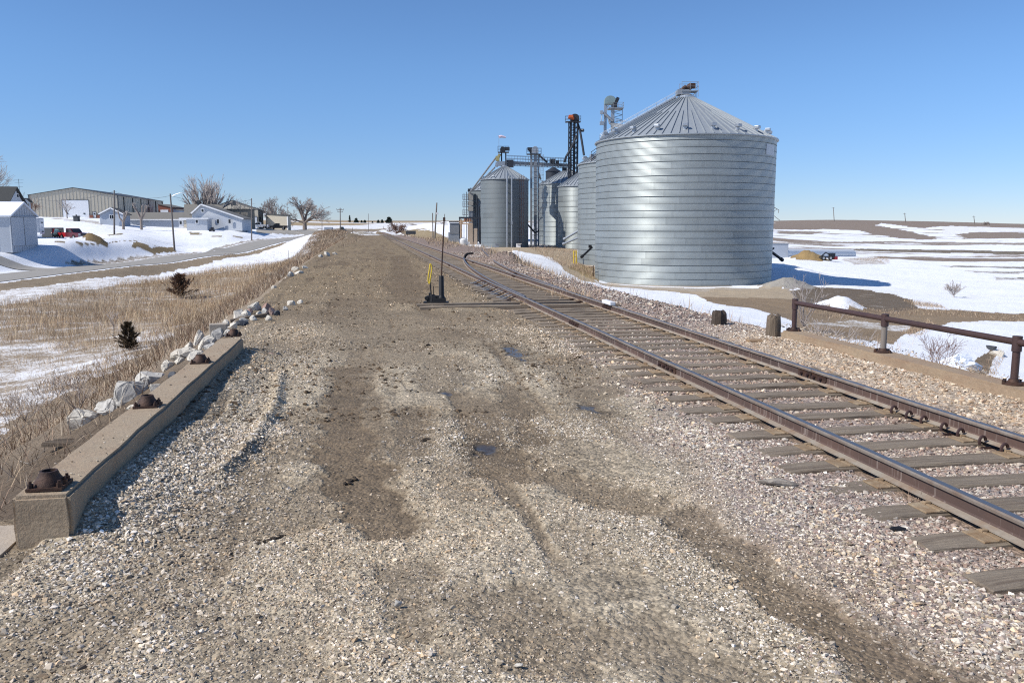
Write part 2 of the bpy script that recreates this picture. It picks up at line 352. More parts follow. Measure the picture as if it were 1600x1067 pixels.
M['siding'] = mat('pale_grey_siding', (.52, .545, .575), .75, 0, .08, 1.5)
M['bluegrey'] = mat('blue_grey_siding', (.36, .40, .46), .75, 0, .08, 1.5)
M['shingle'] = mat('grey_shingles', (.17, .16, .14), .9, 0, .25, 2, bump=.3)
M['dshingle'] = mat('dark_shingles', (.05, .052, .05), .9, 0, .25, 2, bump=.3)
M['brick'] = mat('red_brick', (.27, .10, .065), .9, 0, .25, 4)
M['glass'] = mat('dark_glass', (.02, .025, .03), .12, 0, .1, 2, spec=.6)
M['snowroof'] = mat('snow_on_roof', (.84, .86, .90), .8, 0, .04, 2)
M['bark'] = mat('grey_bark', (.27, .225, .195), .95, 0, .3, 3, bump=.4)
M['twig'] = mat('pale_twigs', (.44, .385, .35), .95, 0, .25, 3)
M['twigr'] = mat('reddish_twigs', (.21, .12, .09), .95, 0, .25, 3)
M['needle'] = mat('brown_green_needles', (.10, .072, .04), .95, 0, .4, 4)
M['needlef'] = mat('dark_needles', (.022, .034, .024), .95, 0, .4, 1)
M['redpaint'] = mat('red_car_paint', (.33, .012, .018), .3, 0, .1, 2, spec=.6)
M['maroon'] = mat('maroon_car_paint', (.10, .010, .016), .3, 0, .1, 2, spec=.6)
M['carwhite'] = mat('white_car_paint', (.72, .74, .77), .3, 0, .05, 2, spec=.6)
M['carblack'] = mat('black_car_paint', (.012, .013, .018), .3, 0, .1, 2, spec=.6)
M['tyre'] = mat('tyre_rubber', (.02, .02, .02), .85, 0, .2, 5)
M['rim'] = mat('wheel_rim', (.5, .5, .5), .35, .8, .1, 3)
M['mint'] = mat('mint_tank', (.42, .68, .60), .45, 0, .1, 2)
M['ltwood'] = mat('raw_wood_pole', (.52, .36, .23), .85, 0, .25, 3)
M['polew'] = mat('weathered_pole', (.22, .19, .165), .9, 0, .3, 3, stretch=(4, 4, .6))
M['orange'] = mat('orange_motor', (.62, .13, .03), .5, 0, .2, 3)
M['mudclod'] = mat('dark_mud', (.055, .039, .025), .9, 0, .4, 9, bump=.9, bscale=25)
M['drift'] = mat('pale_driftwood', (.42, .37, .31), .9, 0, .35, 4, c2=(.2, .17, .14), stretch=(1, 7, 7), bump=.8, bscale=12)
M['rubber'] = mat('black_rubber', (.012, .012, .013), .6, 0, .3, 6, bump=.5)
M['snow'] = mat('snow', (.83, .85, .88), .75, 0, .05, 2, bump=.3, bscale=5)
M['concslab'] = mat('pale_concrete', (.40, .34, .27), .9, 0, .25, 4, bump=.4, bscale=40)
M['pinkp'] = mat('windsock_cloth', (.82, .66, .72), .8, 0, .1, 4)
# ------------------------------------------------------------------ ground sheet
th = np.radians(np.concatenate([np.arange(-180, -40, 3.), np.arange(-40, -35, .5), np.arange(-35, 35, .08), np.arange(35, 40, .5), np.arange(40, 180.1, 3.)]))
rr = [.25, .6, 1.0, 1.5, 2.0, 2.3]
while rr[-1] < 3600:
    r = rr[-1]; rr.append(r + min(max(.014, r * r / 2000.), .013 * r))
rr = np.array(rr); TH, RR = np.meshgrid(th, rr); gx = (np.sin(TH) * RR).ravel(); gy = (np.cos(TH) * RR).ravel()
gh = hgt(gx, gy); GU, GV = uv(gx, gy); eL, eR = edges(GV); nc, nr = len(th), len(rr)
wob = np.clip(RR.ravel() / 60, .15, 4)
wx = gx + wob * (fbm(gx / wob / 2, gy / wob / 2, 51) - .5) * 2.2; wy = gy + wob * (fbm(gx / wob / 2, gy / wob / 2, 57) - .5) * 2.2
C = np.zeros((len(gx), 3)); SN = np.ones(len(gx)); SP = np.full(len(gx), .35); WET = np.zeros(len(gx))
def setc(m, c, s=None, sp_=None):
    C[m] = c
    if s is not None: SN[m] = s
    if sp_ is not None: SP[m] = sp_
setc(np.ones(len(gx), bool), (.20, .155, .10))
def zone(pts, c, s=0., sp_=None, px=True):
    P = gpoly(pts) if px else np.array(pts, float); setc(inpoly(wx, wy, P), c, s, sp_)
r_ = RR.ravel()
TANF, HILL, GRASS, SOIL, YARD, ROADC = (.36, .275, .165), (.24, .19, .15), (.32, .25, .175), (.10, .072, .047), (.40, .32, .22), (.36, .34, .30)
# far fields: tan stubble with snow bands beyond the town
far = (r_ > 380) & (gx < .05 * gy); fb = fbm(gx / 90, gy / 260, 61)
setc(far, TANF, .0, .2); SN[far & (fb > .56)] = .75
setc((r_ > 1500) & (gx < .2 * gy), (.27, .22, .17), .35)
# left: marsh, verge, yards
lf = (gx < -2) & (gy > -30) & (gy < 97) & (GU < eL) & (gx > -43)
dens = np.clip((gy - 30) / 14, 0, 1)
SN[lf] = (.56 - .20 * dens + .26 * (fbm(gx / 3, gy / 1.6, 71) - .5) * 2)[lf]; C[lf] = GRASS; SP[lf] = .6
vg = (gx > -47.4 + .8 * (fbm(gx / 3, gy / 3, 73) - .5)) & (gx < -43.2 + 2.2 * (fbm(gx / 2, gy / 2, 74) - .5)) & (gy < 215); setc(vg, (.25, .195, .13), .2, .5)
vl = (gx < -55.3) & (gx > -57.0 + 1.8 * (fbm(gx / 2, gy / 2, 75) - .5)) & (gy > 106) & (gy < 235); setc(vl, (.22, .175, .12), .5, .5)
st = (gx >= -43) & (gx < -35.8 + 3 * (fbm(gx / 4, gy / 4, 76) - .5)) & (GU < eL - 3) & (gy > 20) & (gy < 220); SN[st] = .68; C[st] = GRASS
st = (gx >= -43) & (gy > 97) & (gy < 290) & (GU < eL - 2.5); SN[st] = .84
zone([(228, 385), (262, 385.5), (268, 393), (225, 396)], (.24, .175, .09), 0, .4); zone([(90, 381), (235, 382), (235, 383), (90, 382)], (.24, .19, .12), .3, .4)
zone([(150, 369), (166, 371), (162, 374), (120, 373)], (.22, .16, .09), .1); zone([(283, 364), (312, 366), (308, 368), (288, 367)], (.24, .20, .12), .2)
zone([(328, 370), (372, 371), (378, 373), (335, 372)], (.24, .20, .12), .25); zone([(170, 366.5), (210, 367), (205, 369), (175, 368.5)], (.24, .20, .12), .25)
zone([(95, 340), (150, 346), (160, 352), (100, 345)], (.3, .27, .22), .55)
zone([(395, 358), (500, 356), (500, 362.5), (395, 363)], (.38, .35, .30), .15)
# mid distance behind the crossing
zone([(528, 357), (600, 357.5), (600, 360), (528, 360)], (.25, .2, .14), .2)
zone([(600, 361), (660, 358), (660, 362), (700, 374), (740, 383), (730, 390), (690, 384), (640, 372)], (.30, .23, .13), .25, .5)
zone([(640, 348.5), (700, 349), (700, 352), (640, 351)], (.2, .17, .15), .3)
# right: yard, brown verges, mud, hill
zone([(700, 384), (760, 386), (830, 386), (905, 383), (905, 415), (929, 440), (1060, 452), (1200, 447), (1240, 455), (1250, 468), (1160, 470), (1000, 455), (930, 449), (880, 432), (800, 404), (740, 395)], YARD, 0, .3)
zone([(905, 402), (932, 402), (932, 440), (905, 425), (885, 418)], (.33, .25, .13), 0, .5)
zone([(1035, 460), (1150, 466), (1250, 468), (1310, 480), (1440, 483), (1690, 495), (1690, 502), (1480, 506), (1440, 520), (1400, 535), (1330, 532), (1250, 520), (1210, 506), (1150, 490), (1085, 474)], (.255, .185, .115), .06, .5)
zone([(1225, 455), (1300, 449), (1375, 455), (1430, 470), (1440, 484), (1340, 479), (1260, 474)], (.15, .115, .08), .22, .5)
zone([(1255, 508), (1330, 500), (1430, 510), (1420, 520), (1340, 512)], (.3, .23, .14), .55, .5)
zone([(1500, 575), (1530, 560), (1560, 545), (1565, 560), (1550, 590), (1520, 592)], (.19, .14, .09), .3, .6)
hb_ = (gx > 20) & (r_ > 175) & (gy > 60); fb = fbm(gx / 34 + gy / 90, gy / 15, 81, 5); SN[hb_] = np.clip(.97 - 6.5 * np.maximum(fb - .56, 0), .12, 1)[hb_]; C[hb_] = HILL
zone([(1205, 345), (1300, 342), (1460, 346), (1690, 352), (1690, 358), (1540, 356), (1510, 361), (1485, 353), (1440, 357), (1375, 349), (1368, 352), (1420, 361), (1475, 372), (1440, 375), (1400, 372), (1345, 361), (1290, 358), (1205, 359)], HILL, .13, .3)
zone([(1490, 366), (1540, 363), (1690, 365), (1690, 371), (1510, 374)], HILL, .2); zone([(1500, 345), (1690, 350), (1690, 355), (1500, 350)], HILL, .2); zone([(1478, 353), (1530, 354.5), (1690, 358), (1690, 364), (1540, 362.5), (1490, 366), (1475, 371), (1470, 360)], HILL, .8); zone([(1215, 361), (1290, 362), (1270, 366), (1215, 366)], HILL, .35)
zone([(1230, 378), (1400, 377), (1690, 381), (1690, 384), (1400, 380), (1230, 381)], HILL, .38)
zone([(1300, 389), (1400, 389.5), (1690, 395), (1690, 400), (1400, 394), (1300, 392)], (.17, .14, .10), .28)
zone([(1470, 416), (1690, 417), (1690, 421), (1480, 419)], (.10, .085, .075), .48); zone([(1500, 424), (1690, 423), (1690, 429), (1520, 427)], (.10, .085, .075), .55); zone([(1560, 434), (1690, 434), (1690, 439), (1565, 438)], (.09, .08, .075), .55)
zone([(1310, 405), (1380, 403), (1390, 413), (1340, 415)], (.36, .28, .2), .6)
# snow left in the ditch along the ballast
zone([(768, 391), (800, 391), (850, 401), (872, 418), (908, 436), (885, 440), (845, 424), (810, 407)], GRASS, .97)
zone([(905, 436), (945, 446), (1000, 451.5), (1085, 461), (1125, 474), (1185, 486), (1240, 505), (1238, 530), (1190, 533), (1120, 508), (1060, 491), (1000, 474), (950, 459)], GRASS, .97)
zone([(930, 441), (1000, 447.5), (1090, 452), (1150, 450), (1205, 448), (1200, 452), (1100, 456), (1000, 452), (935, 445)], (.42, .36, .28), .15)
# heaps
for B, c, s in ((B_DIRT, (.33, .225, .10), 0), (B_GRAV, (.31, .29, .255), 0), (B_SOIL, (.22, .155, .075), 0)):
    setc(np.hypot(wx - B[0], wy - B[1]) < B[2] * 1.25, c, s, .5)
for B in B_ROADSNOW + [B_SNOW]: SN[np.hypot(gx - B[0], gy - B[1]) < B[2] * 1.1] = .95
# slopes and top of the embankment
jn = (fbm(gx / 1.1, gy / 1.1, 91) - .5) * 2
ls = (GU < eL + .25 * jn) & (GU > eL - 5.2 + 1.2 * jn) & (GV > -10) & (GV < 300); nearl = np.clip((19 - GV) / 7, 0, 1)
C[ls] = (np.array(GRASS) * .78 * (1 - nearl[:, None]) + np.array(SOIL) * nearl[:, None])[ls]; SN[ls] = .04; SP[ls] = .7
rs = (GU > eR - .2) & (GU < eR + .7 + .9 * jn + np.interp(GV, [0, 20, 40, 60], [.1, .2, .6, 3])) & (GV > 12) & (GV < 330); setc(rs, (.22, .165, .11), .05, .8)
top = (GU >= eL + .12 * jn) & (GU <= eR + .15 * jn) & (GV > -40) & (GV < 345)
mm = mudmask(gx, gy); pd = pudmask(gx, gy)
tanw = np.clip((GV - 10) / 14, 0, 1)
gcol = np.array((.40, .335, .24)) * (1 - tanw[:, None]) + np.array((.240, .180, .108)) * tanw[:, None]
big = fbm(gx / 2.2, gy / 3.5, 93); dust = np.clip((big - .40) * 4, 0, 1) * (1 - .3 * tanw)
gcol = gcol * (1 - .6 * dust[:, None]) + np.array((.20, .15, .095)) * (.6 * dust[:, None])
bal = np.clip((GU - 2.6 - .7 * jn + np.clip((9 - GV) * .12, -.6, .6)) / .8, 0, 1)
bc = np.array((.30, .24, .205)) * np.ones((len(gx), 1)); far_b = np.clip((GV - 12) / 14, 0, 1)[:, None]; bc = bc * (1 - far_b) + np.array((.25, .19, .155)) * far_b
rb = np.clip((GU - 5.6) / .4, 0, 1)[:, None] * np.clip((15 - GV) / 3, 0, 1)[:, None]; bc = bc * (1 - rb) + np.array((.42, .34, .255)) * rb
gcol = gcol * (1 - bal[:, None]) + bc * bal[:, None]
rust = np.exp(-((GU - UL) / .28) ** 2) + np.exp(-((GU - UR) / .28) ** 2); rust = np.clip(rust, 0, 1)[:, None] * .55; gcol = gcol * (1 - rust) + np.array((.23, .15, .085)) * rust
mudc = np.array((.145, .103, .063)); k = (mm * .85)[:, None]; gcol = gcol * (1 - k) + mudc * k
rim = np.clip(pudmask(gx, gy, 2.1) * .7, 0, 1)[:, None] * .8; gcol = gcol * (1 - rim) + np.array((.085, .064, .043)) * rim; wetr = np.clip(pd * 1.0, 0, 1)[:, None]; gcol = gcol * (1 - wetr * .75) + np.array((.055, .045, .035)) * wetr * .75
dk = np.clip(1 - np.abs(GU - .15 - .012 * GV) / .55, 0, 1) * np.clip((GV - 22) / 14, 0, 1) * np.clip((85 - GV) / 30, 0, 1); dk = (dk * .5 * (.5 + fbm(gx / 1.5, gy / 5, 95)))[:, None]; gcol = gcol * (1 - dk) + np.array((.17, .12, .07)) * dk
C[top] = gcol[top]; SN[top] = 0; SP[top] = (.9 - .45 * mm)[top]; WET = np.where(top, pd, 0)
# level crossing far off and snow beside the far track
setc((GV > 190) & (GV < 345) & (GU > eL - 1) & (GU < eR + 3) & (np.abs(GU - 4.4) > 1.6) & (fbm(gx / 4, gy / 14, 96) > .40), (.3, .25, .18), .8)
xr = top & (np.abs(GV - 205) < 6) ; setc(xr, (.28, .25, .2), .45)
idx = np.arange(nr * nc).reshape(nr, nc); q = np.stack([idx[:-1, :-1], idx[:-1, 1:], idx[1:, 1:], idx[1:, :-1]], -1).reshape(-1, 4)
t = NT('ground'); geo = t.n('NewGeometry'); P_ = geo.outputs['Position']
at = t.n('Attribute', attribute_name='Col'); a_s = t.n('Attribute', attribute_name='snow'); a_p = t.n('Attribute', attribute_name='speck'); a_w = t.n('Attribute', attribute_name='wet')
n0 = t.noise(P_, .8, 6, .62); n1 = t.noise(P_, 9., 6, .65); n2 = t.noise(P_, 55., 4, .7)
vo = t.n('TexVoronoi'); vo.inputs['Scale'].default_value = 38; t.l(P_, vo.inputs['Vector'])
vo2 = t.n('TexVoronoi'); vo2.inputs['Scale'].default_value = 90; t.l(P_, vo2.inputs['Vector'])
sp1 = t.n('SeparateColor'); t.l(vo.outputs['Color'], sp1.inputs[0]); sp2 = t.n('SeparateColor'); t.l(vo2.outputs['Color'], sp2.inputs[0])
gv = t.math('ADD', t.math('MULTIPLY', sp1.outputs[0], .55), t.math('MULTIPLY', sp2.outputs[0], .45))
gv = t.math('MULTIPLY', t.math('SUBTRACT', gv, .5), a_p.outputs['Fac'])
nv = t.math('ADD', t.math('MULTIPLY', t.math('SUBTRACT', n1, .5), 1.1), t.math('MULTIPLY', t.math('SUBTRACT', n0, .5), .5)); nv = t.math('ADD', nv, t.math('MULTIPLY', t.math('SUBTRACT', n2, .5), .5))
k = t.math('ADD', t.math('ADD', t.math('MULTIPLY', gv, 1.5), t.math('MULTIPLY', nv, 1.25)), 1.0); k = t.math('MAXIMUM', k, .15)
cc = t.n('CombineColor'); [t.l(k, cc.inputs[i]) for i in range(3)]
gc = t.mix(1., at.outputs['Color'], cc.outputs[0], 'MULTIPLY')
hs = t.math('ADD', t.math('MULTIPLY', n1, .55), t.math('MULTIPLY', n0, .45)); hs = t.math('ADD', t.math('MULTIPLY', hs, .8), t.math('MULTIPLY', n2, .2))
thr = t.math('SUBTRACT', 1.0, a_s.outputs['Fac'])
# noise is centred on .5: spread it, then compare with the share of snow
hsp = t.math('MULTIPLY_ADD', hs, 3.2); hsp.node.inputs[2].default_value = -1.1
sm = t.ramp(t.math('SUBTRACT', hsp, thr), -.05, .05)
sm = t.math('MULTIPLY', sm, t.ramp(a_s.outputs['Fac'], .02, .12))
sm = t.math('MAXIMUM', sm, t.ramp(a_s.outputs['Fac'], .88, .97))
scol = t.mix(t.ramp(n1, .3, .75), (.79, .81, .84), (.87, .88, .90)); scol = t.mix(t.math('MULTIPLY', t.ramp(t.noise(P_, .16, 6, .7), .5, .72), .45), scol, (.62, .60, .57))
edge = t.ramp(t.math('SUBTRACT', hsp, thr), .0, .35); scol = t.mix(t.math('MULTIPLY', t.math('SUBTRACT', 1., edge), t.ramp(a_s.outputs['Fac'], .99, .90)), scol, (.52, .47, .41)); fin = t.mix(sm, gc, scol); t.l(fin, t.b.inputs['Base Color'])
ro = t.math('SUBTRACT', .94, t.math('MULTIPLY', t.ramp(a_w.outputs['Fac'],   .35, .8), .66)); t.l(ro, t.b.inputs['Roughness']); t.b.inputs['Specular IOR Level'].default_value = .3
bp = t.n('Bump'); bp.inputs['Strength'].default_value = .8; bp.inputs['Distance'].default_value = .015
hh = t.math('ADD', t.math('MULTIPLY', vo.outputs['Distance'], -.9), t.math('MULTIPLY', n1, 2.2)); hh = t.math('ADD', hh, t.math('MULTIPLY', n2, .5))
hh = t.math('MULTIPLY', hh, t.math('SUBTRACT', 1., t.ramp(a_w.outputs['Fac'], .2, .6))); t.l(hh, bp.inputs['Height']); t.l(bp.outputs[0], t.b.inputs['Normal'])
gr = npmesh('ground', np.stack([gx, gy, gh], 1), q, t.m, C, None, True, {'snow': SN, 'speck': SP, 'wet': WET}); tag(gr, kind='structure')
# ------------------------------------------------------------------ paved road and side road as draped sheets
M['road'] = mat('worn_pavement', (.37, .35, .315), .9, 0, .14, .35, c2=(.29, .27, .235), amt=.8, bump=.2, bscale=20)
def ribbon(name, P, w, lift, m):
    P = np.array(P, float); L = [0]
    for a, b in zip(P[:-1], P[1:]): L.append(L[-1] + np.linalg.norm(b - a))
    s = np.linspace(0, L[-1], int(L[-1] / 1.2) + 2); c = np.stack([np.interp(s, L, P[:, i]) for i in (0, 1)], 1)
    for _ in range(12): c[1:-1] = c[1:-1] * .5 + (c[:-2] + c[2:]) * .25
    d = np.gradient(c, axis=0); d /= np.linalg.norm(d, axis=1)[:, None]; nn = np.stack([d[:, 1], -d[:, 0]], 1); K = 9; V = []
    for i in range(len(c)):
        e = 1 + .04 * (vnoise(np.array([s[i] * .35]), np.array([3.]), 4)[0] - .5)
        for j in range(K): V.append(c[i] + nn[i] * (j / (K - 1) - .5) * w * e)
    V = np.array(V); z = hgt(V[:, 0], V[:, 1], False) + lift
    ix = np.arange(len(c) * K).reshape(-1, K); qd = np.stack([ix[:-1, :-1], ix[:-1, 1:], ix[1:, 1:], ix[1:, :-1]], -1).reshape(-1, 4)
    return tag(npmesh(name, np.column_stack([V, z]), qd, m, None, None, True), kind='structure')
ribbon('road', [(-51.4, 10), (-51.4, 78), (-51.4, 143), (-51.4, 195), (-52.6, 227), (-60, 244), (-78, 255), (-117, 260)], 6.6, .05, M['road'])
ribbon('side_road', [(-53.6, 97.5), (-58.5, 95.5), (-65, 93.5), (-91, 91), (-143, 86)], 3.6, .055, M['road'])
# ------------------------------------------------------------------ loose gravel: real stones
def hull(n, rnd, sq=(1, 1, 1)):
    bm = bmesh.new()
    for i in range(n):
        v = Vector((rnd.gauss(0, 1), rnd.gauss(0, 1), rnd.gauss(0, 1))).normalized(); bm.verts.new((v.x * sq[0], v.y * sq[1], v.z * sq[2]))
    r = bmesh.ops.convex_hull(bm, input=bm.verts); bmesh.ops.delete(bm, geom=[g for g in r['geom_interior'] if isinstance(g, bmesh.types.BMVert)], context='VERTS')
    bmesh.ops.triangulate(bm, faces=bm.faces); bmesh.ops.recalc_face_normals(bm, faces=bm.faces); bm.verts.index_update()
    V = np.array([v.co[:] for v in bm.verts]); T = np.array([[v.index for v in f.verts] for f in bm.faces]); bm.free(); return V, T
_rn = random.Random(3); TPL = [hull(9, _rn, (1, _rn.uniform(.6, .95), _rn.uniform(.4, .8))) for _ in range(16)]
def scatter_stones(x, y, size, col, sink=.15, z=None):
    z = hgt(x, y) if z is None else z; n = len(x); VV = []; TT = []; CC = []; base = 0; k = RNG.integers(0, len(TPL), n)
    for j, (V, T) in enumerate(TPL):
        m = np.where(k == j)[0]
        if not len(m): continue
        a = RNG.uniform(0, 2 * np.pi, len(m)); b = RNG.normal(0, .5, len(m)); ca, sa, cb, sb = np.cos(a), np.sin(a), np.cos(b), np.sin(b)
        R = np.zeros((len(m), 3, 3)); R[:, 0, 0] = ca; R[:, 0, 1] = -sa * cb; R[:, 0, 2] = sa * sb; R[:, 1, 0] = sa; R[:, 1, 1] = ca * cb; R[:, 1, 2] = -ca * sb; R[:, 2, 1] = sb; R[:, 2, 2] = cb
        P = np.einsum('nij,vj->nvi', R, V) * (size[m] / 2)[:, None, None]
        P += np.stack([x[m], y[m], z[m] + size[m] * sink], 1)[:, None]
        VV.append(P.reshape(-1, 3)); CC.append(np.repeat(col[m], len(V), 0)); TT.append((T[None] + (np.arange(len(m)) * len(V))[:, None, None]).reshape(-1, 3) + base); base += len(m) * len(V)
    return np.concatenate(VV), np.concatenate(TT), np.concatenate(CC)
PAL = np.array([1.08, 1.03, 1.04]) * np.array([(.60, .55, .435), (.68, .63, .515), (.52, .47, .355), (.43, .385, .285), (.55, .44, .29), (.33, .29, .215), (.20, .17, .13), (.74, .70, .60)])
PALB = np.array([(.37, .285, .235), (.42, .34, .285), (.31, .235, .20), (.48, .42, .355), (.28, .245, .225), (.34, .24, .19), (.54, .49, .42)])
PALR = np.array([(.56, .46, .35), (.62, .54, .43), (.48, .37, .26), (.40, .32, .24), (.66, .60, .52), (.36, .26, .19)])
def stonecols(x, y):
    u, v = uv(x, y); n = len(x)
    pb = np.clip((u - 2.2 + (fbm(x / 1.2, y / 1.2, 101) - .5) * 1.6 + np.clip((7 - v) * .2, -1, .4)) / 1.4, 0, .92); pr = np.clip((u - 5.5) / .4, 0, 1) * np.clip((15 - v) / 2, 0, 1)
    c = PAL[RNG.integers(0, len(PAL), n)]; cb = PALB[RNG.integers(0, len(PALB), n)]; cr = PALR[RNG.integers(0, len(PALR), n)]
    s = RNG.random(n) < pb; c = np.where(s[:, None], cb, c); s = RNG.random(n) < pr; c = np.where(s[:, None], cr, c)
    tn = np.clip((v - 9) / 14, 0, 1)[:, None] * (~(u > 3))[:, None]; c = c * (1 - .6 * tn) + c * np.array((.90, .72, .50)) * .6 * tn
    tan2 = np.clip((fbm(x / 1.5, y / 1.5, 104) - .4) * 2, 0, .5)[:, None]; c = c * (1 - tan2) + c * np.array((.98, .84, .66)) * tan2
    m = mudmask(x, y)[:, None]; c = c * (1 - .6 * m) + np.array((.22, .16, .10)) * .6 * m
    return c * np.exp(RNG.normal(0, .20, n))[:, None]
def wedge(n, r0, r1, p, half=38):
    k = RNG.random(n); r = (r0 ** (2 - p) + k * (r1 ** (2 - p) - r0 ** (2 - p))) ** (1 / (2 - p)) if p != 2 else r0 * (r1 / r0) ** k
    a = np.radians(RNG.uniform(-half, half, n)); return np.sin(a) * r, np.cos(a) * r
GV_, GT_, GC_ = [], [], []
def addst(x, y, s, sink=.04):
    V, T, c = scatter_stones(x, y, s, stonecols(x, y), sink); n = sum(len(q) for q in GV_); GV_.append(V); GT_.append(T + n); GC_.append(c)
def keep_on_top(x, y, s, coarse=True):
    u, v = uv(x, y); l, r = edges(v)
    ok = (u > l + .02) & (u < r + .1) & ~((u > -2.12) & (u < -1.74) & (v > 5.05) & (v < 12.1)) & ~((u > 6.9) & (v < 13.6))
    for c in (UL, UR): ok &= ~((np.abs(u - c) < .10))
    ok &= ~((u > 3.05) & (u < 5.95) & (np.abs(((v + .25) % .5) - .25) < .075) & (RNG.random(len(x)) < .58))
    m = mudmask(x, y); ok &= RNG.random(len(x)) > m * .84; ok &= pudmask(x, y) < .3
    d = fbm(x / .9, y / 1.3, 111); edge = np.clip(np.exp(-((u + 1.6) / .9) ** 2) + np.clip((u - 2.2) / .8, 0, 1), 0, 1)
    ok &= RNG.random(len(x)) < np.clip((d - .40) * 4.6 + .18, .08, 1) + edge * .6
    return ok
x, y = wedge(240000, 2.4, 8.0, .6); s = np.exp(RNG.normal(math.log(.0112), .45, len(x)))
u, v = uv(x, y); s *= 1 + .9 * np.exp(-((u + 1.3) / .6) ** 2) * np.clip((v - 3) / 2, 0, 1) + .9 * np.clip((u - 2.3) / .7, 0, 1) + .2 * np.clip((fbm(x / .7, y / .7, 115) - .5) * 3, 0, 1)
ok = keep_on_top(x, y, s); addst(x[ok], y[ok], np.minimum(s[ok], .052))
x, y = wedge(130000, 7.0, 17, .9); s = np.exp(RNG.normal(math.log(.0185), .42, len(x))); u, v = uv(x, y); s *= 1 + .7 * np.clip((u - 2.3) / .7, 0, 1) + .3 * np.exp(-((u + 1.3) / .6) ** 2)
ok = keep_on_top(x, y, s); addst(x[ok], y[ok], np.minimum(s[ok], .075))
x, y = wedge(130000, 13, 50, 1.4); s = np.exp(RNG.normal(math.log(.028), .42, len(x))); u, v = uv(x, y); k = (RNG.random(len(x)) < np.where(u > 2.6, 1, .55)) & keep_on_top(x, y, s); addst(x[k], y[k], np.minimum(s[k], .09))
v = RNG.uniform(5.2, 12, 170); u = -1.80 - .30 * RNG.random(170) ** 2.2; x, y = xy(u, v); s = np.exp(RNG.normal(math.log(.012), .4, 170)); V, T, c = scatter_stones(x, y, s, stonecols(x, y), .2, np.full(170, .302)); n_ = sum(len(q) for q in GV_); GV_.append(V); GT_.append(T + n_); GC_.append(c)
v = RNG.uniform(3, 13.6, 1500); u = 6.92 + .38 * RNG.random(1500) ** 1.8; x, y = xy(u, v); s = np.exp(RNG.normal(math.log(.02), .4, 1500)); V, T, c = scatter_stones(x, y, s, stonecols(x, y), .1, np.full(1500, .172)); n_ = sum(len(q) for q in GV_); GV_.append(V); GT_.append(T + n_); GC_.append(c)
# dark crumbs of dirt and small pale stones on the packed road beyond
x, y = wedge(60000, 8, 60, 1.3); u, v = uv(x, y); l, r = edges(v); k = (u > l) & (u < 3.0) & (RNG.random(len(x)) < np.clip((fbm(x / 1.3, y / 1.0, 121) - .40) * 5, .04, 1)); x, y = x[k], y[k]
s = np.exp(RNG.normal(math.log(.032), .5, len(x))); V, T, c = scatter_stones(x, y, np.minimum(s, .12), np.array((.115, .078, .045)) * np.exp(RNG.normal(0, .3, len(x)))[:, None], .0); n_ = sum(len(q) for q in GV_); GV_.append(V); GT_.append(T + n_); GC_.append(c)
# ballast shoulder right of the track, coarse
v = RNG.uniform(15.5, 62, 16000); u = 5.7 + RNG.random(16000) * (edges(v)[1] + .6 - 5.7); x, y = xy(u, v); addst(x, y, np.exp(RNG.normal(math.log(.06), .3, len(x))), .2)
st_ = npmesh('gravel', np.concatenate(GV_), np.concatenate(GT_), M['stone'], np.concatenate(GC_)); tag(st_, kind='stuff')
# ------------------------------------------------------------------ rails
def railmats():
    h = mat('polished_rail_head', (.22, .22, .23), .42, .7, .15, 3)
    s = mat('grey_rail_side', (.27, .235, .20), .65, .2, .3, 3, c2=(.17, .12, .09), stretch=(2, 2, 2))
    t = NT('rusty_rail_web'); g = t.n('NewGeometry'); mp = t.n('Mapping'); mp.inputs['Rotation'].default_value = (0, 0, AZ); t.l(g.outputs['Position'], mp.inputs['Vector'])
    m2 = t.n('Mapping'); m2.inputs['Scale'].default_value = (30, 26, 1.5); t.l(mp.outputs[0], m2.inputs['Vector'])
    n = t.noise(m2.outputs[0], 1., 4, .7); m3 = t.n('Mapping'); m3.inputs['Scale'].default_value = (3, 1.1, 3); t.l(mp.outputs[0], m3.inputs['Vector']); n2 = t.noise(m3.outputs[0], 1., 4, .6)
    c = t.mix(t.ramp(n2, .35, .65), (.105, .062, .048), (.066, .043, .036)); c = t.mix(t.math('MULTIPLY', t.ramp(n, .56, .70), .62), c, (.36, .30, .26)); t.l(c, t.b.inputs['Base Color']); t.b.inputs['Roughness'].default_value = .8
    f = mat('dusty_rail_foot', (.33, .29, .235), .9, 0, .25, 5, c2=(.22, .15, .10), bump=.3)
    return [h, s, t.m, f]
RM = railmats()
PROF = [(-.070, 0), (.070, 0), (.070, .012), (.020, .028), (.009, .042), (.009, .118), (.034, .130), (.036, .152), (.030, .1655), (.024, .168), (-.024, .168), (-.030, .1655), (-.036, .152), (-.034, .130), (-.009, .118), (-.009, .042), (-.020, .028), (-.070, .012)]
PROF = [(a * .86, b * .82) for a, b in PROF]
PMAT = [3, 3, 3, 2, 2, 2, 1, 1, 0, 0, 0, 1, 1, 2, 2, 2, 3, 3]
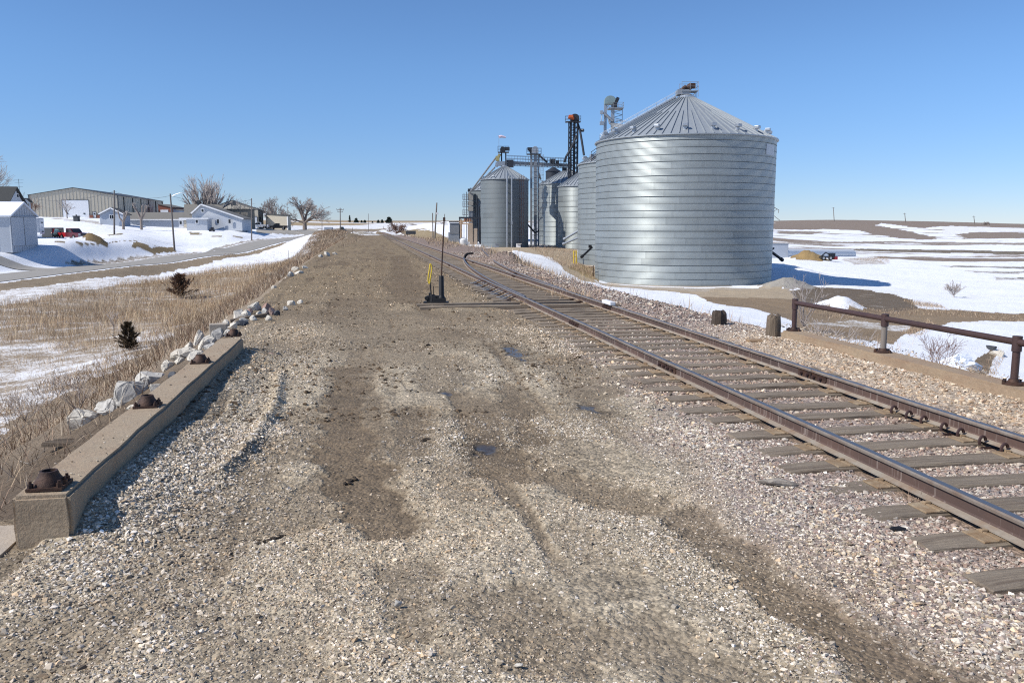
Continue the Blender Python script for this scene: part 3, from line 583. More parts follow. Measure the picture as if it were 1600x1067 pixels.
def rail_mesh(P, zb=.012, up=None, mats=None, twist=None):
    mb = MB(); P = [np.asarray(p, float) for p in P]; n = len(PROF); V = []
    for i, p in enumerate(P):
        d = P[min(i + 1, len(P) - 1)] - P[max(i - 1, 0)]; d = d / np.linalg.norm(d)
        s = np.cross(d, (0, 0, 1.)); s /= np.linalg.norm(s) + 1e-9
        if twist is not None: s = np.asarray(twist, float)
        w = np.cross(s, d)
        for a, b in PROF: V.append(p + s * a + w * b)
    f = []; mi = []
    for i in range(len(P) - 1):
        for k in range(n): f.append((i * n + k, i * n + (k + 1) % n, (i + 1) * n + (k + 1) % n, (i + 1) * n + k)); mi.append(PMAT[k])
    f += [tuple(range(n))[::-1], tuple(range((len(P) - 1) * n, len(P) * n))]; mi += [1, 1]
    mb.add(V, f); mb.m = mi; return mb
ZB = .034
def cu(v): return -max(0, v - 290) ** 2 / 560.
def railpath(u0, v0, v1):
    vs = list(np.arange(v0, min(v1, 60), 1.5)) + list(np.arange(60, v1, 6)); rn = random.Random(int(u0 * 100))
    return [np.array([*xy(u0 + cu(v) + rn.uniform(-.004, .004), v), ZB + rn.uniform(-.003, .003) * (v > 3) - (.05 if v > 250 else 0)]) for v in vs]
lrail = rail_mesh(railpath(UL, -8, 400)).build('rail', RM); tag(lrail, 'left running rail of the main track, nearest the gravel road', 'rail', 'rails of the railway')
rrail = rail_mesh(railpath(UR, -8, 400)).build('rail', RM); tag(rrail, 'right running rail of the main track, on the side of the pipe railing', 'rail', 'rails of the railway')
def joint_bar(par, u, v, L=.62):
    for s in (-1, 1):
        mb = MB(); prof = [(.011, .030), (.034, .026), (.030, .045), (.024, .055), (.024, .100), (.031, .118), (.011, .124)]
        a = [np.array([*xy(u + s * p[0] * .86, v - L / 2), ZB + p[1] * .82]) for p in prof]; e = np.array([*xy(0, L), 0]) - np.array([*xy(0, 0), 0]); mb.prism(a, e)
        j = mb.build('joint_bar', M['rustdark'], par, bevel=.003)
        for k in range(4):
            vv = v + (k - 1.5) * L / 4.3; c = np.array([*xy(u + s * .024, vv), ZB + .063]); dd = np.array([*xy(s * .03, 0), 0]) - np.array([*xy(0, 0), 0])
            b = MB().cyl(c, c + dd * 1.15, .018, n=6).build('bolt', M['rust'], j)
    g = MB().box((*xy(u, v), ZB + .070), (.063, .006, .139), -AZ).build('joint_gap', M['black'], par)
for v in (9.85, 14.7, 26.5, 38.4, 50.3): joint_bar(lrail, UL, v)
for v in (8.95, 17.6, 29.5, 41.3): joint_bar(rrail, UR, v)
# rail anchors: curled clips on the inner foot of the right rail
def anchor(par, px, py):
    p = onz(px, py, .05); u, v = uv(p[0], p[1]); P = []
    for k in range(9):
        a = math.pi * (.95 - k / 8 * 1.15); P.append(np.array([*xy(UR - .075 - .03 * math.cos(a) - .022, v), ZB + .018 + .042 * math.sin(a)]))
    MB().tube(P, .013, 6).beam(np.array([*xy(UR - .10, v), -.012]), np.array([*xy(UR + .07, v), -.012]), .03, .02).build('rail_anchor', M['rust'], par, smooth=True)
for px, py in [(1406, 641), (1432, 649), (1456, 657), (1488, 668), (1513, 677), (1546, 689), (1580, 701)]: anchor(rrail, px, py)
# ------------------------------------------------------------------ ties
def tie_mesh(L, sd, w=.225, h=.17):
    r = random.Random(sd); bm = bmesh.new(); n = 14
    for i in range(n + 1):
        x = (i / n - .5) * L; e = .012 * (i in (0, n))
        for (yy, zz) in ((-w / 2, -h), (w / 2, -h), (w / 2, -.012), (w / 2 - .012, 0), (0, .002), (-w / 2 + .012, 0), (-w / 2, -.012)):
            bm.verts.new((x + r.uniform(-.012, .012) * (i in (0, n)), yy + r.uniform(-.007, .007), zz + r.uniform(-.005, .004) - e * (zz > -.1)))
    bm.verts.ensure_lookup_table(); k = 7
    for i in range(n):
        for j in range(k): bm.faces.new([bm.verts[q] for q in (i * k + j, i * k + (j + 1) % k, (i + 1) * k + (j + 1) % k, (i + 1) * k + j)])
    bm.faces.new([bm.verts[j] for j in range(k)]); bm.faces.new([bm.verts[n * k + j] for j in range(k)]); bmesh.ops.recalc_face_normals(bm, faces=bm.faces)
    me = bpy.data.meshes.new('railroad_tie'); bm.to_mesh(me); bm.free(); me.materials.append(M['tie']); return me
_pm = MB().box((0, 0, .006), (.40, .19, .012)).box((-.095, 0, .013), (.02, .19, .012)).box((.095, 0, .013), (.02, .19, .012))
plate0 = _pm.build('tie_plate', M['plate'], bevel=.003); plate_me = plate0.data; bpy.data.objects.remove(plate0)
sp0 = MB().box((0, 0, .02), (.045, .032, .018)).box((0, 0, -.01), (.018, .018, .06)).build('spike', M['plate'], bevel=.004); spike_me = sp0.data; bpy.data.objects.remove(sp0)
TIES = [tie_mesh(2.6, k) for k in range(7)]
def rot2(a, x, y): return x * math.cos(a) - y * math.sin(a), x * math.sin(a) + y * math.cos(a)
def place_tie(v, u0, u1, rnd, label, group, plates=True, spikes=True, me=None, dz=0):
    L = u1 - u0; me = me or (TIES[rnd.randrange(7)] if abs(L - 2.6) < .02 else tie_mesh(L, rnd.randrange(999)))
    o = bpy.data.objects.new('railroad_tie', me); COL.objects.link(o); uc = (u0 + u1) / 2 + rnd.uniform(-.06, .06); a = -AZ * -1 * -1 + rnd.uniform(-.018, .018)
    z = .02 + rnd.choice([-.004, -.002, 0, -.007]) + dz - (.05 if v > 250 else 0); o.location = (*xy(uc, v), z); o.rotation_euler = (0, rnd.uniform(-.004, .004), a)
    tag(o, label, 'railroad tie', group)
    if plates:
        for c in (UL, UR):
            p = bpy.data.objects.new('tie_plate', plate_me); COL.objects.link(p); p.parent = o; p.location = (c - uc, 0, .0)
            if spikes:
                for q, yy in ((-.088, .055), (.088, -.055)):
                    s = bpy.data.objects.new('spike', spike_me); COL.objects.link(s); s.parent = p; s.location = (q, yy, 0); s.rotation_euler = (0, 0, rnd.uniform(-.3, .3))
    return o
_tr = random.Random(11); VT = np.arange(4.19 - .52 * 12, 118, .52); SW0, SW1 = 20.3, 46
def dlt(v):
    t = max(0, v - 19.5); return .00207 * t * t if v < 46 else .00207 * 26.5 ** 2 + .11 * (v - 46)
for v in VT:
    if 18.6 < v < 20.2: continue
    jt = v + _tr.uniform(-.04, .04)
    if SW0 < v < SW1: place_tie(jt, 3.13, 5.80 + dlt(v), _tr, 'long weathered tie carrying the turnout rails beyond the switch stand', 'turnout ties', True, v < 34)
    elif v < 18.6: place_tie(jt, 3.16, 5.76, _tr, 'weathered grey tie under the main track, between the camera and the switch', 'near ties of the main track')
    else: place_tie(jt, 3.16, 5.76, _tr, 'small far tie of the main track, beyond the turnout', 'far ties of the main track', v < 75, False)
ft = MB()
for v in np.arange(118, 300, .55): ft.box((*xy(4.46, v), -.09 - (.05 if v > 250 else 0)), (2.6, .23, .17), -AZ)
tag(ft.build('distant_ties', M['tie']), kind='stuff')
place_tie(19.1, 1.10, 5.85, _tr, 'nearer of the two long headblock ties under the black switch stand', 'headblock ties', dz=.03); place_tie(19.75, 1.10, 5.85, _tr, 'farther of the two long headblock ties under the black switch stand', 'headblock ties', dz=.03)
# ------------------------------------------------------------------ turnout
inner = [np.array([*xy(UL + .085 + dlt(v), v), ZB]) for v in np.arange(20, 46.2, .8)]
outer = [np.array([*xy(UR + .085 + dlt(v), v), ZB - max(0, v - 60) * .012]) for v in list(np.arange(22, 60, 1.)) + list(np.arange(60, 76, 2.))]
ir = rail_mesh(inner).build('turnout_rail', RM); tag(ir, 'curved turnout rail crossing from the left rail to the right rail', 'rail', 'rails of the railway')
orr = rail_mesh(outer).build('turnout_rail', RM); tag(orr, 'outer turnout rail curving off right towards the smaller grain bin', 'rail', 'rails of the railway')
for v in (31., 44.): joint_bar(orr, UR + .085 + dlt(v), v)
for k in range(14):
    v = 20.6 + k * .52; a = np.array([*xy(UL - .09, v), .03]); b = np.array([*xy(UL - .30, v - .05), .015]); c = np.array([*xy(UL - .045, v), .11])
    m = MB().beam(c, b, .05, .02); m.box((*xy(UL - .20, v), .008), (.36, .14, .012), -AZ); m.build('rail_brace', M['grey'] if k % 3 else M['rustdark'], lrail)
for k in range(12):
    v = 20.9 + k * .52; m = MB().box((*xy(UL + .24, v), .010), (.40, .15, .014), -AZ)
    for q in range(4): m.cyl((*xy(UL + .14 + q * .07, v - .05), .017), (*xy(UL + .14 + q * .07, v - .05), .04), .014, n=6)
    m.build('slide_plate', M['rustdark'], ir)
sr = thing('switch_rod', 'flat black switch rods linking the turnout rails beside the stand', 'switch rod', (0, 0, 0))
for v, u0, u1 in ((19.42, 1.75, 5.3), (20.15, 3.6, 5.3)):
    MB().beam(np.array([*xy(u0, v), .035]), np.array([*xy(u1, v), .035]), .05, .016).build('rod', M['black'], sr)
    for u in (UL + .16, UR - .16): MB().cyl((*xy(u, v), .03), (*xy(u, v), .08), .03, n=8).box((*xy(u, v), .05), (.14, .07, .03), -AZ).build('clevis', M['rustdark'], sr)
g = onz(925, 474, .2); gu, gv_ = uv(g[0], g[1])
m = MB().beam(np.array([*xy(UR - .02, gv_ - .33), .215]), np.array([*xy(UR - .02, gv_ + .33), .215]), .12, .075)
tag(m.build('point_guard', M['white'], bevel=.012), 'short white painted guard block on the right rail by the switch', 'rail guard')
s0 = np.array([*xy(UL + .085 + dlt(46.1), 46.1), .05]); P = []
for k in range(9):
    t_ = k / 8; P.append(s0 + np.array([  .04 + .04 * t_ + .42 * t_ ** 2.0, .15 + .5 * t_, .02 + .32 * (1 - (1 - t_) ** 2.2) - .06 * t_]))
P = [s0] + P
tag(rail_mesh(P, twist=(.98, -.17, .1)).build('bent_rail', [M['black'], M['rustdark'], M['black'], M['rustdark']]), 'bent black rail end curling up where the turnout rail stops', 'bent rail')
# ------------------------------------------------------------------ switch stand
b0 = onz(690, 473, .04); st = thing('switch_stand', 'black switch stand with a tall thin rod and yellow lever loop', 'switch stand', tuple(b0), -AZ * 0)
lz = math.radians(1.6)
MB().box((-.13, 0, .015), (.60, .34, .03)).box((-.05, .0, .07), (.30, .2, .09)).build('base_plate', M['black'], st, bevel=.008)
h = MB().cyl((-.22, 0, .03), (-.22, 0, .20), .075, .06, 12).box((-.30, .02, .10), (.12, .14, .13)).cyl((-.36, -.06, .11), (-.36, .10, .11), .05, n=10).box((-.12, 0, .11), (.16, .11, .13)).cyl((-.17, -.09, .13), (-.17, .09, .13), .045, n=10).box((-.28, .03, .2), (.07, .09, .07)); h.build('gear_housing', M['black'], st, bevel=.006)
MB().lathe((0, 0, .03), [(.085, 0), (.085, .1), (.07, .13), (.062, .15), (.060, .60), (.05, .62)], 14).build('mast_tube', M['black'], st, smooth=True)
rod = MB().cyl((0, 0, .62), (.085, 0, 2.02), .017, .017, 8).box((.085, 0, 1.99), (.055, .03, .1)).cyl((.09, 0, 2.04), (.10, 0, 2.12), .007, n=6); rod.build('target_rod', M['rustdark'], st)
lv = MB().cyl((-.24, -.02, .1), (-.275, -.02, .52), .018, .014, 8).build('throw_lever', M['black'], st)
lp = [(-.270 + .030 * math.cos(a) + .022 * math.sin(a) + .008 * math.sin(3 * a), -.02, .70 + .24 * math.sin(a)) for a in np.linspace(-math.pi / 2, 1.5 * math.pi, 18)]
MB().tube(lp, .017, 7).build('lever_grip', M['yellow'], lv)
MB().cyl((-.20, .03, .12), (-.19, .03, .40), .012, .009, 6).build('lock_pin', M['black'], st)
# ------------------------------------------------------------------ concrete headwall on the left with broken railing sockets
pa = onz(107, 771, .30); pb = onz(380, 528, .30); ua, va = uv(pa[0], pa[1]); ub, vb = uv(pb[0], pb[1]); ur_ = (ua + ub) / 2; ul_ = ur_ - .315
def rough_box(u0, u1, v0, v1, z0, z1, name, m, bev=.020, amp=.010, parent=None, nd=26):
    bm = bmesh.new(); bmesh.ops.create_cube(bm, size=1)
    for q in bm.verts:
        u, v, z = (u0 if q.co.x < 0 else u1), (v0 if q.co.y < 0 else v1), (z0 if q.co.z < 0 else z1); q.co = Vector((*xy(u, v), z))
    bmesh.ops.bevel(bm, geom=bm.edges[:], offset=bev, segments=2, affect='EDGES')
    lo = [e for e in bm.edges if e.calc_length() > .8]
    bmesh.ops.subdivide_edges(bm, edges=lo, cuts=nd, use_grid_fill=True)
    for q in bm.verts: q.co += Vector(mnoise.noise_vector(q.co * 5)) * amp + Vector(mnoise.noise_vector(q.co * 17)) * amp * .5
    bmesh.ops.recalc_face_normals(bm, faces=bm.faces); me = bpy.data.meshes.new(name); bm.to_mesh(me); bm.free(); me.materials.append(m); o = bpy.data.objects.new(name, me); COL.objects.link(o); o.parent = parent; return o
hw = rough_box(ul_, ur_, va, vb, -1.0, .30, 'concrete_parapet', M['concrete']); tag(hw, 'low brown concrete parapet with four rusty pipe sockets, left of the gravel road', 'parapet')
for px, py in ((84, 757), (231, 633), (311, 566), (365, 524)):
    p = onz(px, py, .31); u, v = uv(p[0], p[1]); c = np.array([*xy(ul_ + .155, v), .30])
    so = MB().box(c + (0, 0, .009), (.20, .20, .018), -AZ).lathe(c + (0, 0, .018), [(.088, 0), (.084, .018), (.060, .052), (.052, .075), (.050, .082), (.038, .082), (.038, .03), (.001, .03)], 18, False).build('pipe_socket', M['rustdark'], hw, smooth=True)
    for du, dv in ((.085, .0), (.075, .07), (-.08, -.075), (.08, -.075), (-.08, .075)):
        q = c + np.array([*xy(du, dv), 0]); MB().cyl(q + (0, 0, .016), q + (0, 0, .042), .017, n=6).cyl(q + (0, 0, .04), q + (0, 0, .058), .009, n=6).build('bolt', M['rustdark'], so)
sl_ = rough_box(ul_ - .62, ul_ - .02, va - .12, va + .42, -.9, -.01, 'concrete_slab', M['concslab'], .02, .012, None, 4); tag(sl_, 'pale broken concrete slab beside the near end of the parapet', 'concrete slab')
# ------------------------------------------------------------------ right curb and pipe railing
k0 = onz(1222, 517, .17); cu_, cv_ = uv(k0[0], k0[1]); kc = cu_ + .02
cb = rough_box(kc, kc + .33, -4, cv_ + .1, -1.6, .17, 'concrete_curb', M['curb'], .03, .012); tag(cb, 'tan concrete curb right of the track carrying the rusty pipe railing', 'curb')
rl = thing('pipe_railing', 'rusty brown pipe railing on the tan curb right of the track', 'railing', (0, 0, 0))
q1 = onz(1241, 517, .17); _, v1 = uv(q1[0], q1[1]); q2 = onz(1374, 551, .17); _, v2 = uv(q2[0], q2[1]); q3 = onz(1569, 601, .17); _, v3 = uv(q3[0], q3[1]); pu = kc + .17
vs = [v1, v2, v3, v3 - (v2 - v3) * .95, v3 - (v2 - v3) * 1.9]
HT = .46
for k, v in enumerate(vs):
    b = np.array([*xy(pu, v), .17]); grey = (k == 1)
    po = MB().cyl(b + (0, 0, .02), b + (0, 0, HT), .039, n=14).build('post', M['polew'] if grey else M['rust'], rl, smooth=True)
    MB().lathe(b, [(.11, 0), (.11, .018), (.06, .03), (.052, .06)], 14).build('flange', M['rustdark'], po, smooth=True)
    for du, dv in ((.1, .03), (-.1, .03), (.03, -.1), (-.03, .1)):
        q = b + np.array([*xy(du, dv), 0]); MB().cyl(q, q + (0, 0, .045), .018, n=6).build('bolt', M['rustdark'], po)
    MB().cyl(b + (0, 0, HT - .10), b + (0, 0, HT + .065), .050, n=14).build('tee_fitting', M['rust'], po, smooth=True)
for a, b in zip(vs[:-1], vs[1:]):
    MB().cyl((*xy(pu, a), .17 + HT), (*xy(pu, b), .17 + HT), .037, n=14).build('rail_pipe', M['rust'], rl, smooth=True)
# ------------------------------------------------------------------ posts, plank and debris
def stump(px, pyb, hpx, wpx, label, m, seed, z=None, lean=0):
    p = onz(px, pyb, z); d = p[1] * cp - (p[2] - ZE) * sp; h = hpx / F * d * 1.03; r = wpx / F * d / 2; rn = random.Random(seed); mb = MB(); prof = []
    n = 16; V = []; rows = [(-.3, 1.05), (0, 1.04), (.3, 1.0), (.6, .98), (.85, .95), (1, .86), (1.02, .55)]
    ph = [rn.uniform(.88, 1.08) for _ in range(n)]
    for t_, k in rows:
        for i in range(n):
            a = 2 * math.pi * i / n; R = r * k * ph[i] * rn.uniform(.97, 1.03); V.append((R * math.cos(a) + lean * t_ * h, R * math.sin(a), max(t_, -.4) * h + (rn.uniform(-.03, .03) if t_ >= 1 else 0)))
    f = [(i * n + k, i * n + (k + 1) % n, (i + 1) * n + (k + 1) % n, (i + 1) * n + k) for i in range(len(rows) - 1) for k in range(n)] + [tuple(range((len(rows) - 1) * n, len(rows) * n))]
    mb.add(V, f); return tag(mb.build('wooden_post', m, loc=tuple(p)), label, 'post')
stump(1123, 512, 25, 23, 'short dark round post stub standing in the pink ballast', mat('dark_post', (.075, .055, .04), .9, 0, .4, 4, stretch=(5, 5, .7), bump=.8), 1, -.05)
stump(1207, 531, 37, 22, 'cracked grey timber post beside the end of the tan curb', M['wood'], 2, -.02)
a, b = onz(1168, 534, .03), onz(1222, 534, .03); tag(MB().beam(a, b, .22, .07).build('timber_plank', M['timber'], bevel=.01), 'tan timber plank lying at the foot of the cracked post', 'plank')
def clod(name, px, py, dx, dy, dz, m, label, cat, seed, rz=0, n=22, z=0, rough=.02, group=None, g=True, bev=.06):
    p = ground(px, py) if g else onz(px, py, z); rn = random.Random(seed); bm = bmesh.new()
    for i in range(n):
        v = Vector((rn.gauss(0, 1), rn.gauss(0, 1), rn.gauss(0, 1))).normalized() * (rn.uniform(.85, 1.1) if cat != 'boulder' else rn.uniform(.62, 1.15)); bm.verts.new((v.x * dx / 2, v.y * dy / 2, v.z * dz / 2))
    r = bmesh.ops.convex_hull(bm, input=bm.verts); bmesh.ops.delete(bm, geom=[q for q in r['geom_interior'] if isinstance(q, bmesh.types.BMVert)], context='VERTS')
    bmesh.ops.dissolve_limit(bm, angle_limit=.18, verts=bm.verts, edges=bm.edges)
    bmesh.ops.bevel(bm, geom=bm.edges[:], offset=min(dx, dy, dz) * bev, segments=2, affect='EDGES', clamp_overlap=True)
    bmesh.ops.triangulate(bm, faces=bm.faces); bmesh.ops.subdivide_edges(bm, edges=bm.edges[:], cuts=2 if cat == 'boulder' else 1)
    s = max(dx, dy)
    for q in bm.verts: q.co += Vector(mnoise.noise_vector(q.co / s * 5 + Vector((seed, 0, 0)))) * s * rough + (Vector(mnoise.noise_vector(q.co / s * 15 + Vector((seed, 3, 0)))) * s * rough * .5 if cat == 'boulder' else Vector())
    bmesh.ops.recalc_face_normals(bm, faces=bm.faces); me = bpy.data.meshes.new(name); bm.to_mesh(me); bm.free(); me.materials.append(m); o = bpy.data.objects.new(name, me); COL.objects.link(o)
    o.location = (p[0], p[1], p[2] + dz * (.22 if cat != 'boulder' else .08)); o.rotation_euler = (rn.uniform(-.2, .2), rn.uniform(-.2, .2), rz); return tag(o, label, cat, group)
def clump(px, py, L, w, h, ang, n, label):
    p = onz(px, py, 0); rn = random.Random(px); mb = MB(); z0 = gz(p[0], p[1], True)
    for k in range(n):
        V, T = TPL[rn.randrange(len(TPL))]; t_ = rn.uniform(-.5, .5); sc = h * rn.uniform(.6, 1.25) * (1.1 - abs(t_)); a = rn.uniform(0, 6.28); c_, s_ = math.cos(a), math.sin(a); X = V * sc * .62; X = np.stack([X[:, 0] * c_ - X[:, 1] * s_, X[:, 0] * s_ + X[:, 1] * c_, X[:, 2] * .8], 1)
        off = rn.gauss(0, w * .28); mb.add(X + (L * t_ * math.cos(ang) - off * math.sin(ang), L * t_ * math.sin(ang) + off * math.cos(ang), h * .18), [tuple(q) for q in T])
    return tag(mb.build('mud_clod', M['mudclod'], loc=(p[0], p[1], z0)), label, 'mud clod')
clump(549, 745, .20, .05, .045, 1.15, 16, 'dark wet mud lump at the end of the smooth wheel rut')
clump(424, 840, .24, .045, .035, .95, 18, 'long narrow dark mud ridge on the grey gravel, left of the wheel rut')
clump(664, 684, .10, .06, .05, 1.0, 9, 'small black mud clump that also stands for the shadow in a hole, right of the smooth wheel rut')  # no hole is modelled; the dark mud colour also stands for its shadow
clump(845, 768, .12, .012, .012, .2, 7, 'thin dark stick of mud lying in the track-side mud')
clod('driftwood', 1215, 757, .30, .06, .07, M['drift'], 'pale bleached piece of wood lying on the ballast by the tie ends', 'driftwood', 5, -.13, 34, .02, .03, g=False)
clod('rubber_scrap', 1402, 827, .13, .05, .03, M['rubber'], 'black rubber scrap on the pink ballast beside the left rail', 'scrap', 6, .15, 26, 0, .04, g=False)
clod('loose_stone', 622, 945, .04, .03, .045, M['boulder2'], 'upright grey pebble standing out of the gravel at bottom centre', 'stone', 7, 0, 16, 0, .01, g=False)
clod('loose_stone', 810, 1040, .045, .03, .02, M['boulder'], 'flat white pebble in the gravel near the bottom edge', 'stone', 8, 0, 16, 0, .01, g=False)
# ------------------------------------------------------------------ riprap
RB = [  # px, base py, width px, height px, kind, label
 (130, 664, 56, 34, 'b', 'pointed pale boulder at the near end of the riprap row'), (206, 622, 52, 44, 'g', 'big grey square boulder, largest of the riprap left of the parapet'), (236, 598, 50, 32, 'g', 'grey boulder leaning on the back of the largest riprap boulder'),
 (176, 640, 60, 24, 'g', 'long low slanting boulder in front of the largest riprap boulder'), (215, 640, 40, 12, 'b', None), (262, 577, 28, 18, 'b', None), (290, 558, 44, 20, 'b', 'pale flat boulder beside the third pipe socket'), (306, 560, 34, 16, 'b', None), (272, 592, 20, 14, 'd', 'small black stone tucked behind the parapet'),
 (322, 541, 36, 22, 'b', None), (310, 537, 22, 26, 'b', None), (338, 531, 26, 26, 'g', None), (330, 550, 26, 16, 'g', None), (352, 512, 26, 18, 'b', None), (340, 518, 22, 18, 'b', None), (244, 610, 26, 16, 'b', None),
 (371, 496, 18, 22, 'b', 'thin tilted stone slab standing at the left of the rock heap'), (386, 496, 18, 13, 'b', None), (399, 483, 26, 17, 'b', 'round pale boulder on top of the rock heap past the parapet'), (405, 495, 14, 12, 'b', None), (414, 492, 14, 11, 'g', None), (425, 492, 18, 13, 'p', 'pinkish red stone in the rock heap past the parapet'), (433, 493, 10, 12, 'd', 'dark stone at the right end of the rock heap'), (395, 500, 15, 11, 'b', None), (416, 483, 16, 12, 'p', None), (380, 505, 20, 10, 'g', None), (420, 500, 13, 9, 'b', None), (390, 489, 13, 9, 'p', None), (376, 508, 26, 9, 'd', None),
 (455, 477, 15, 10, 'b', 'lone pale stone right of the rock heap'), (470, 475, 13, 7, 'b', None), (446, 484, 10, 7, 'g', None),
 (401, 556, 19, 11, 'd', 'blue black stone on the gravel off the far end of the parapet'), (415, 556, 12, 9, 'g', None), (424, 557, 14, 6, 'p', None), (434, 556, 9, 7, 'd', None),
 (462, 422, 14, 9, 'b', None), (476, 420, 12, 7, 'b', None), (453, 432, 13, 10, 'g', None), (468, 428, 16, 7, 'b', None), (441, 434, 9, 7, 'b', None), (433, 437, 9, 6, 'd', None), (428, 451, 9, 6, 'b', None), (501, 402, 9, 6, 'g', None), (511, 400, 11, 9, 'b', None), (524, 398, 10, 5, 'b', None), (358, 524, 18, 12, 'b', None), (296, 548, 20, 16, 'b', None), (282, 566, 18, 10, 'b', None), (366, 512, 16, 10, 'b', None)]
for i, (px, py, w, h, k, lab) in enumerate(RB):
    p = ground(px, py); d = p[1] * cp - (p[2] - ZE) * sp; W_, H_ = w / F * d * 1.1, h / F * d * 1.2
    clod('boulder', px, py, W_ * .95, W_ * random.Random(i).uniform(.7, 1.0), H_ * 1.25, {'b': M['boulder'], 'g': M['boulder2'], 'p': M['boulderp'], 'd': M['boulderd']}[k],
         lab or ('small stone of the riprap along the left edge of the gravel' if py > 470 else 'tiny far stone on the left gravel edge beyond the rock heap'), 'boulder', 50 + i, random.Random(i + 5).uniform(-.6, .6), 20, 0, .045, ('riprap boulders' if py > 470 else 'far edge stones'), bev=.05)
p = ground(342, 528); blk = MB().box((p[0], p[1], p[2] + .12), (.30, .2, .26), .3).build('concrete_block', M['concslab'], bevel=.015); tag(blk, 'squared grey concrete block among the riprap near the last pipe socket', 'concrete block')
a, b = ground(360, 505), ground(418, 496); tag(MB().beam(a + (0, 0, .03), b + (0, 0, .04), .14, .09).build('dark_timber', M['wood'], bevel=.01), 'dark timber lying in front of the rock heap', 'timber')
p = ground(100, 697)
sp_ = MB(); rn = random.Random(4)
for k in range(6): a_ = rn.uniform(-.12, .12); sp_.beam(p + (-.22 + rn.uniform(-.06, .06), (k - 3) * .035, .03 + .012 * (k % 3)), p + (.24 + rn.uniform(-.06, .06), (k - 3) * .035 + a_ * .3, .05 + .012 * (k % 2)), .035, .05)
tag(sp_.build('split_timber', M['wood']), 'splintered grey timber chunk on the dark soil left of the parapet', 'timber')
def branch(pts, r, name, label, m, twigs, seed):
    rn = random.Random(seed); mb = MB(); P = [ground(*q[:2]) + np.array((0, 0, q[2])) for q in pts]; mb.tube(P, list(np.linspace(r, r * .4, len(P))), 6)
    for _ in range(twigs):
        i = rn.randrange(len(P) - 1); a = P[i] + (P[i + 1] - P[i]) * rn.random(); d = np.array([rn.uniform(-1, 1), rn.uniform(-1, 1), rn.uniform(.0, .7)]) * rn.uniform(.1, .3); mb.tube([a, a + d * .5 + (0, 0, .03), a + d], [r * .45, r * .3, r * .15], 5)
    return tag(mb.build(name, m), label, 'branch')
branch([(-10, 705, .04), (25, 682, .07), (45, 672, .12), (62, 672, .1)], .011, 'dry_branch', 'bleached forked branch on the soil at the left edge', M['drift'], 7, 1)
branch([(30, 722, .02), (45, 729, .04), (60, 724, .05)], .008, 'dry_branch', 'short white twig lying on the dark soil', M['drift'], 4, 2)
# ------------------------------------------------------------------ grain bins
def steelmat(name, c, metal, rough, vary=.12):
    t = NT(name); a = t.n('Attribute', attribute_name='Col'); g = t.n('NewGeometry'); tc = t.n('TexCoord')
    mp = t.n('Mapping'); mp.inputs['Scale'].default_value = (.5, .5, 2.2); t.l(tc.outputs['Object'], mp.inputs['Vector'])
    n = t.noise(mp.outputs[0], .8, 5, .6); m2 = t.n('Mapping'); m2.inputs['Scale'].default_value = (1.2, 1.2, .12); t.l(tc.outputs['Object'], m2.inputs['Vector']); n2 = t.noise(m2.outputs[0], 1, 4, .6)
    k = t.math('MULTIPLY_ADD', n, vary * 2); k.node.inputs[2].default_value = 1 - vary; k2 = t.math('MULTIPLY_ADD', n2, .14); k2.node.inputs[2].default_value = .93; k = t.math('MULTIPLY', k, k2)
    cc = t.n('CombineColor'); [t.l(k, cc.inputs[i]) for i in range(3)]
    b = t.mix(1., a.outputs['Color'], (*c, 1), 'MULTIPLY'); b = t.mix(1., b, cc.outputs[0], 'MULTIPLY'); t.l(b, t.b.inputs['Base Color'])
    t.b.inputs['Metallic'].default_value = metal
    r = t.math('MULTIPLY_ADD', n2, .10); r.node.inputs[2].default_value = rough - .05; t.l(r, t.b.inputs['Roughness'])
    sx = t.n('SeparateXYZ'); t.l(tc.outputs['Object'], sx.inputs[0]); w = t.math('SINE', t.math('MULTIPLY', sx.outputs[2], 2 * math.pi / .102))
    bp = t.n('Bump'); bp.inputs['Strength'].default_value = .6; bp.inputs['Distance'].default_value = .012; t.l(w, bp.inputs['Height']); t.l(bp.outputs[0], t.b.inputs['Normal'])
    return t.m
M['bin'] = steelmat('galvanised_bin_sheet', (.32, .35, .345), .46, .46)
M['binold'] = steelmat('weathered_bin_sheet', (.165, .19, .20), .10, .6, .05)
M['binroof'] = mat('bin_roof_sheet', (.36, .39, .41), .52, .4, .10, 1.2)
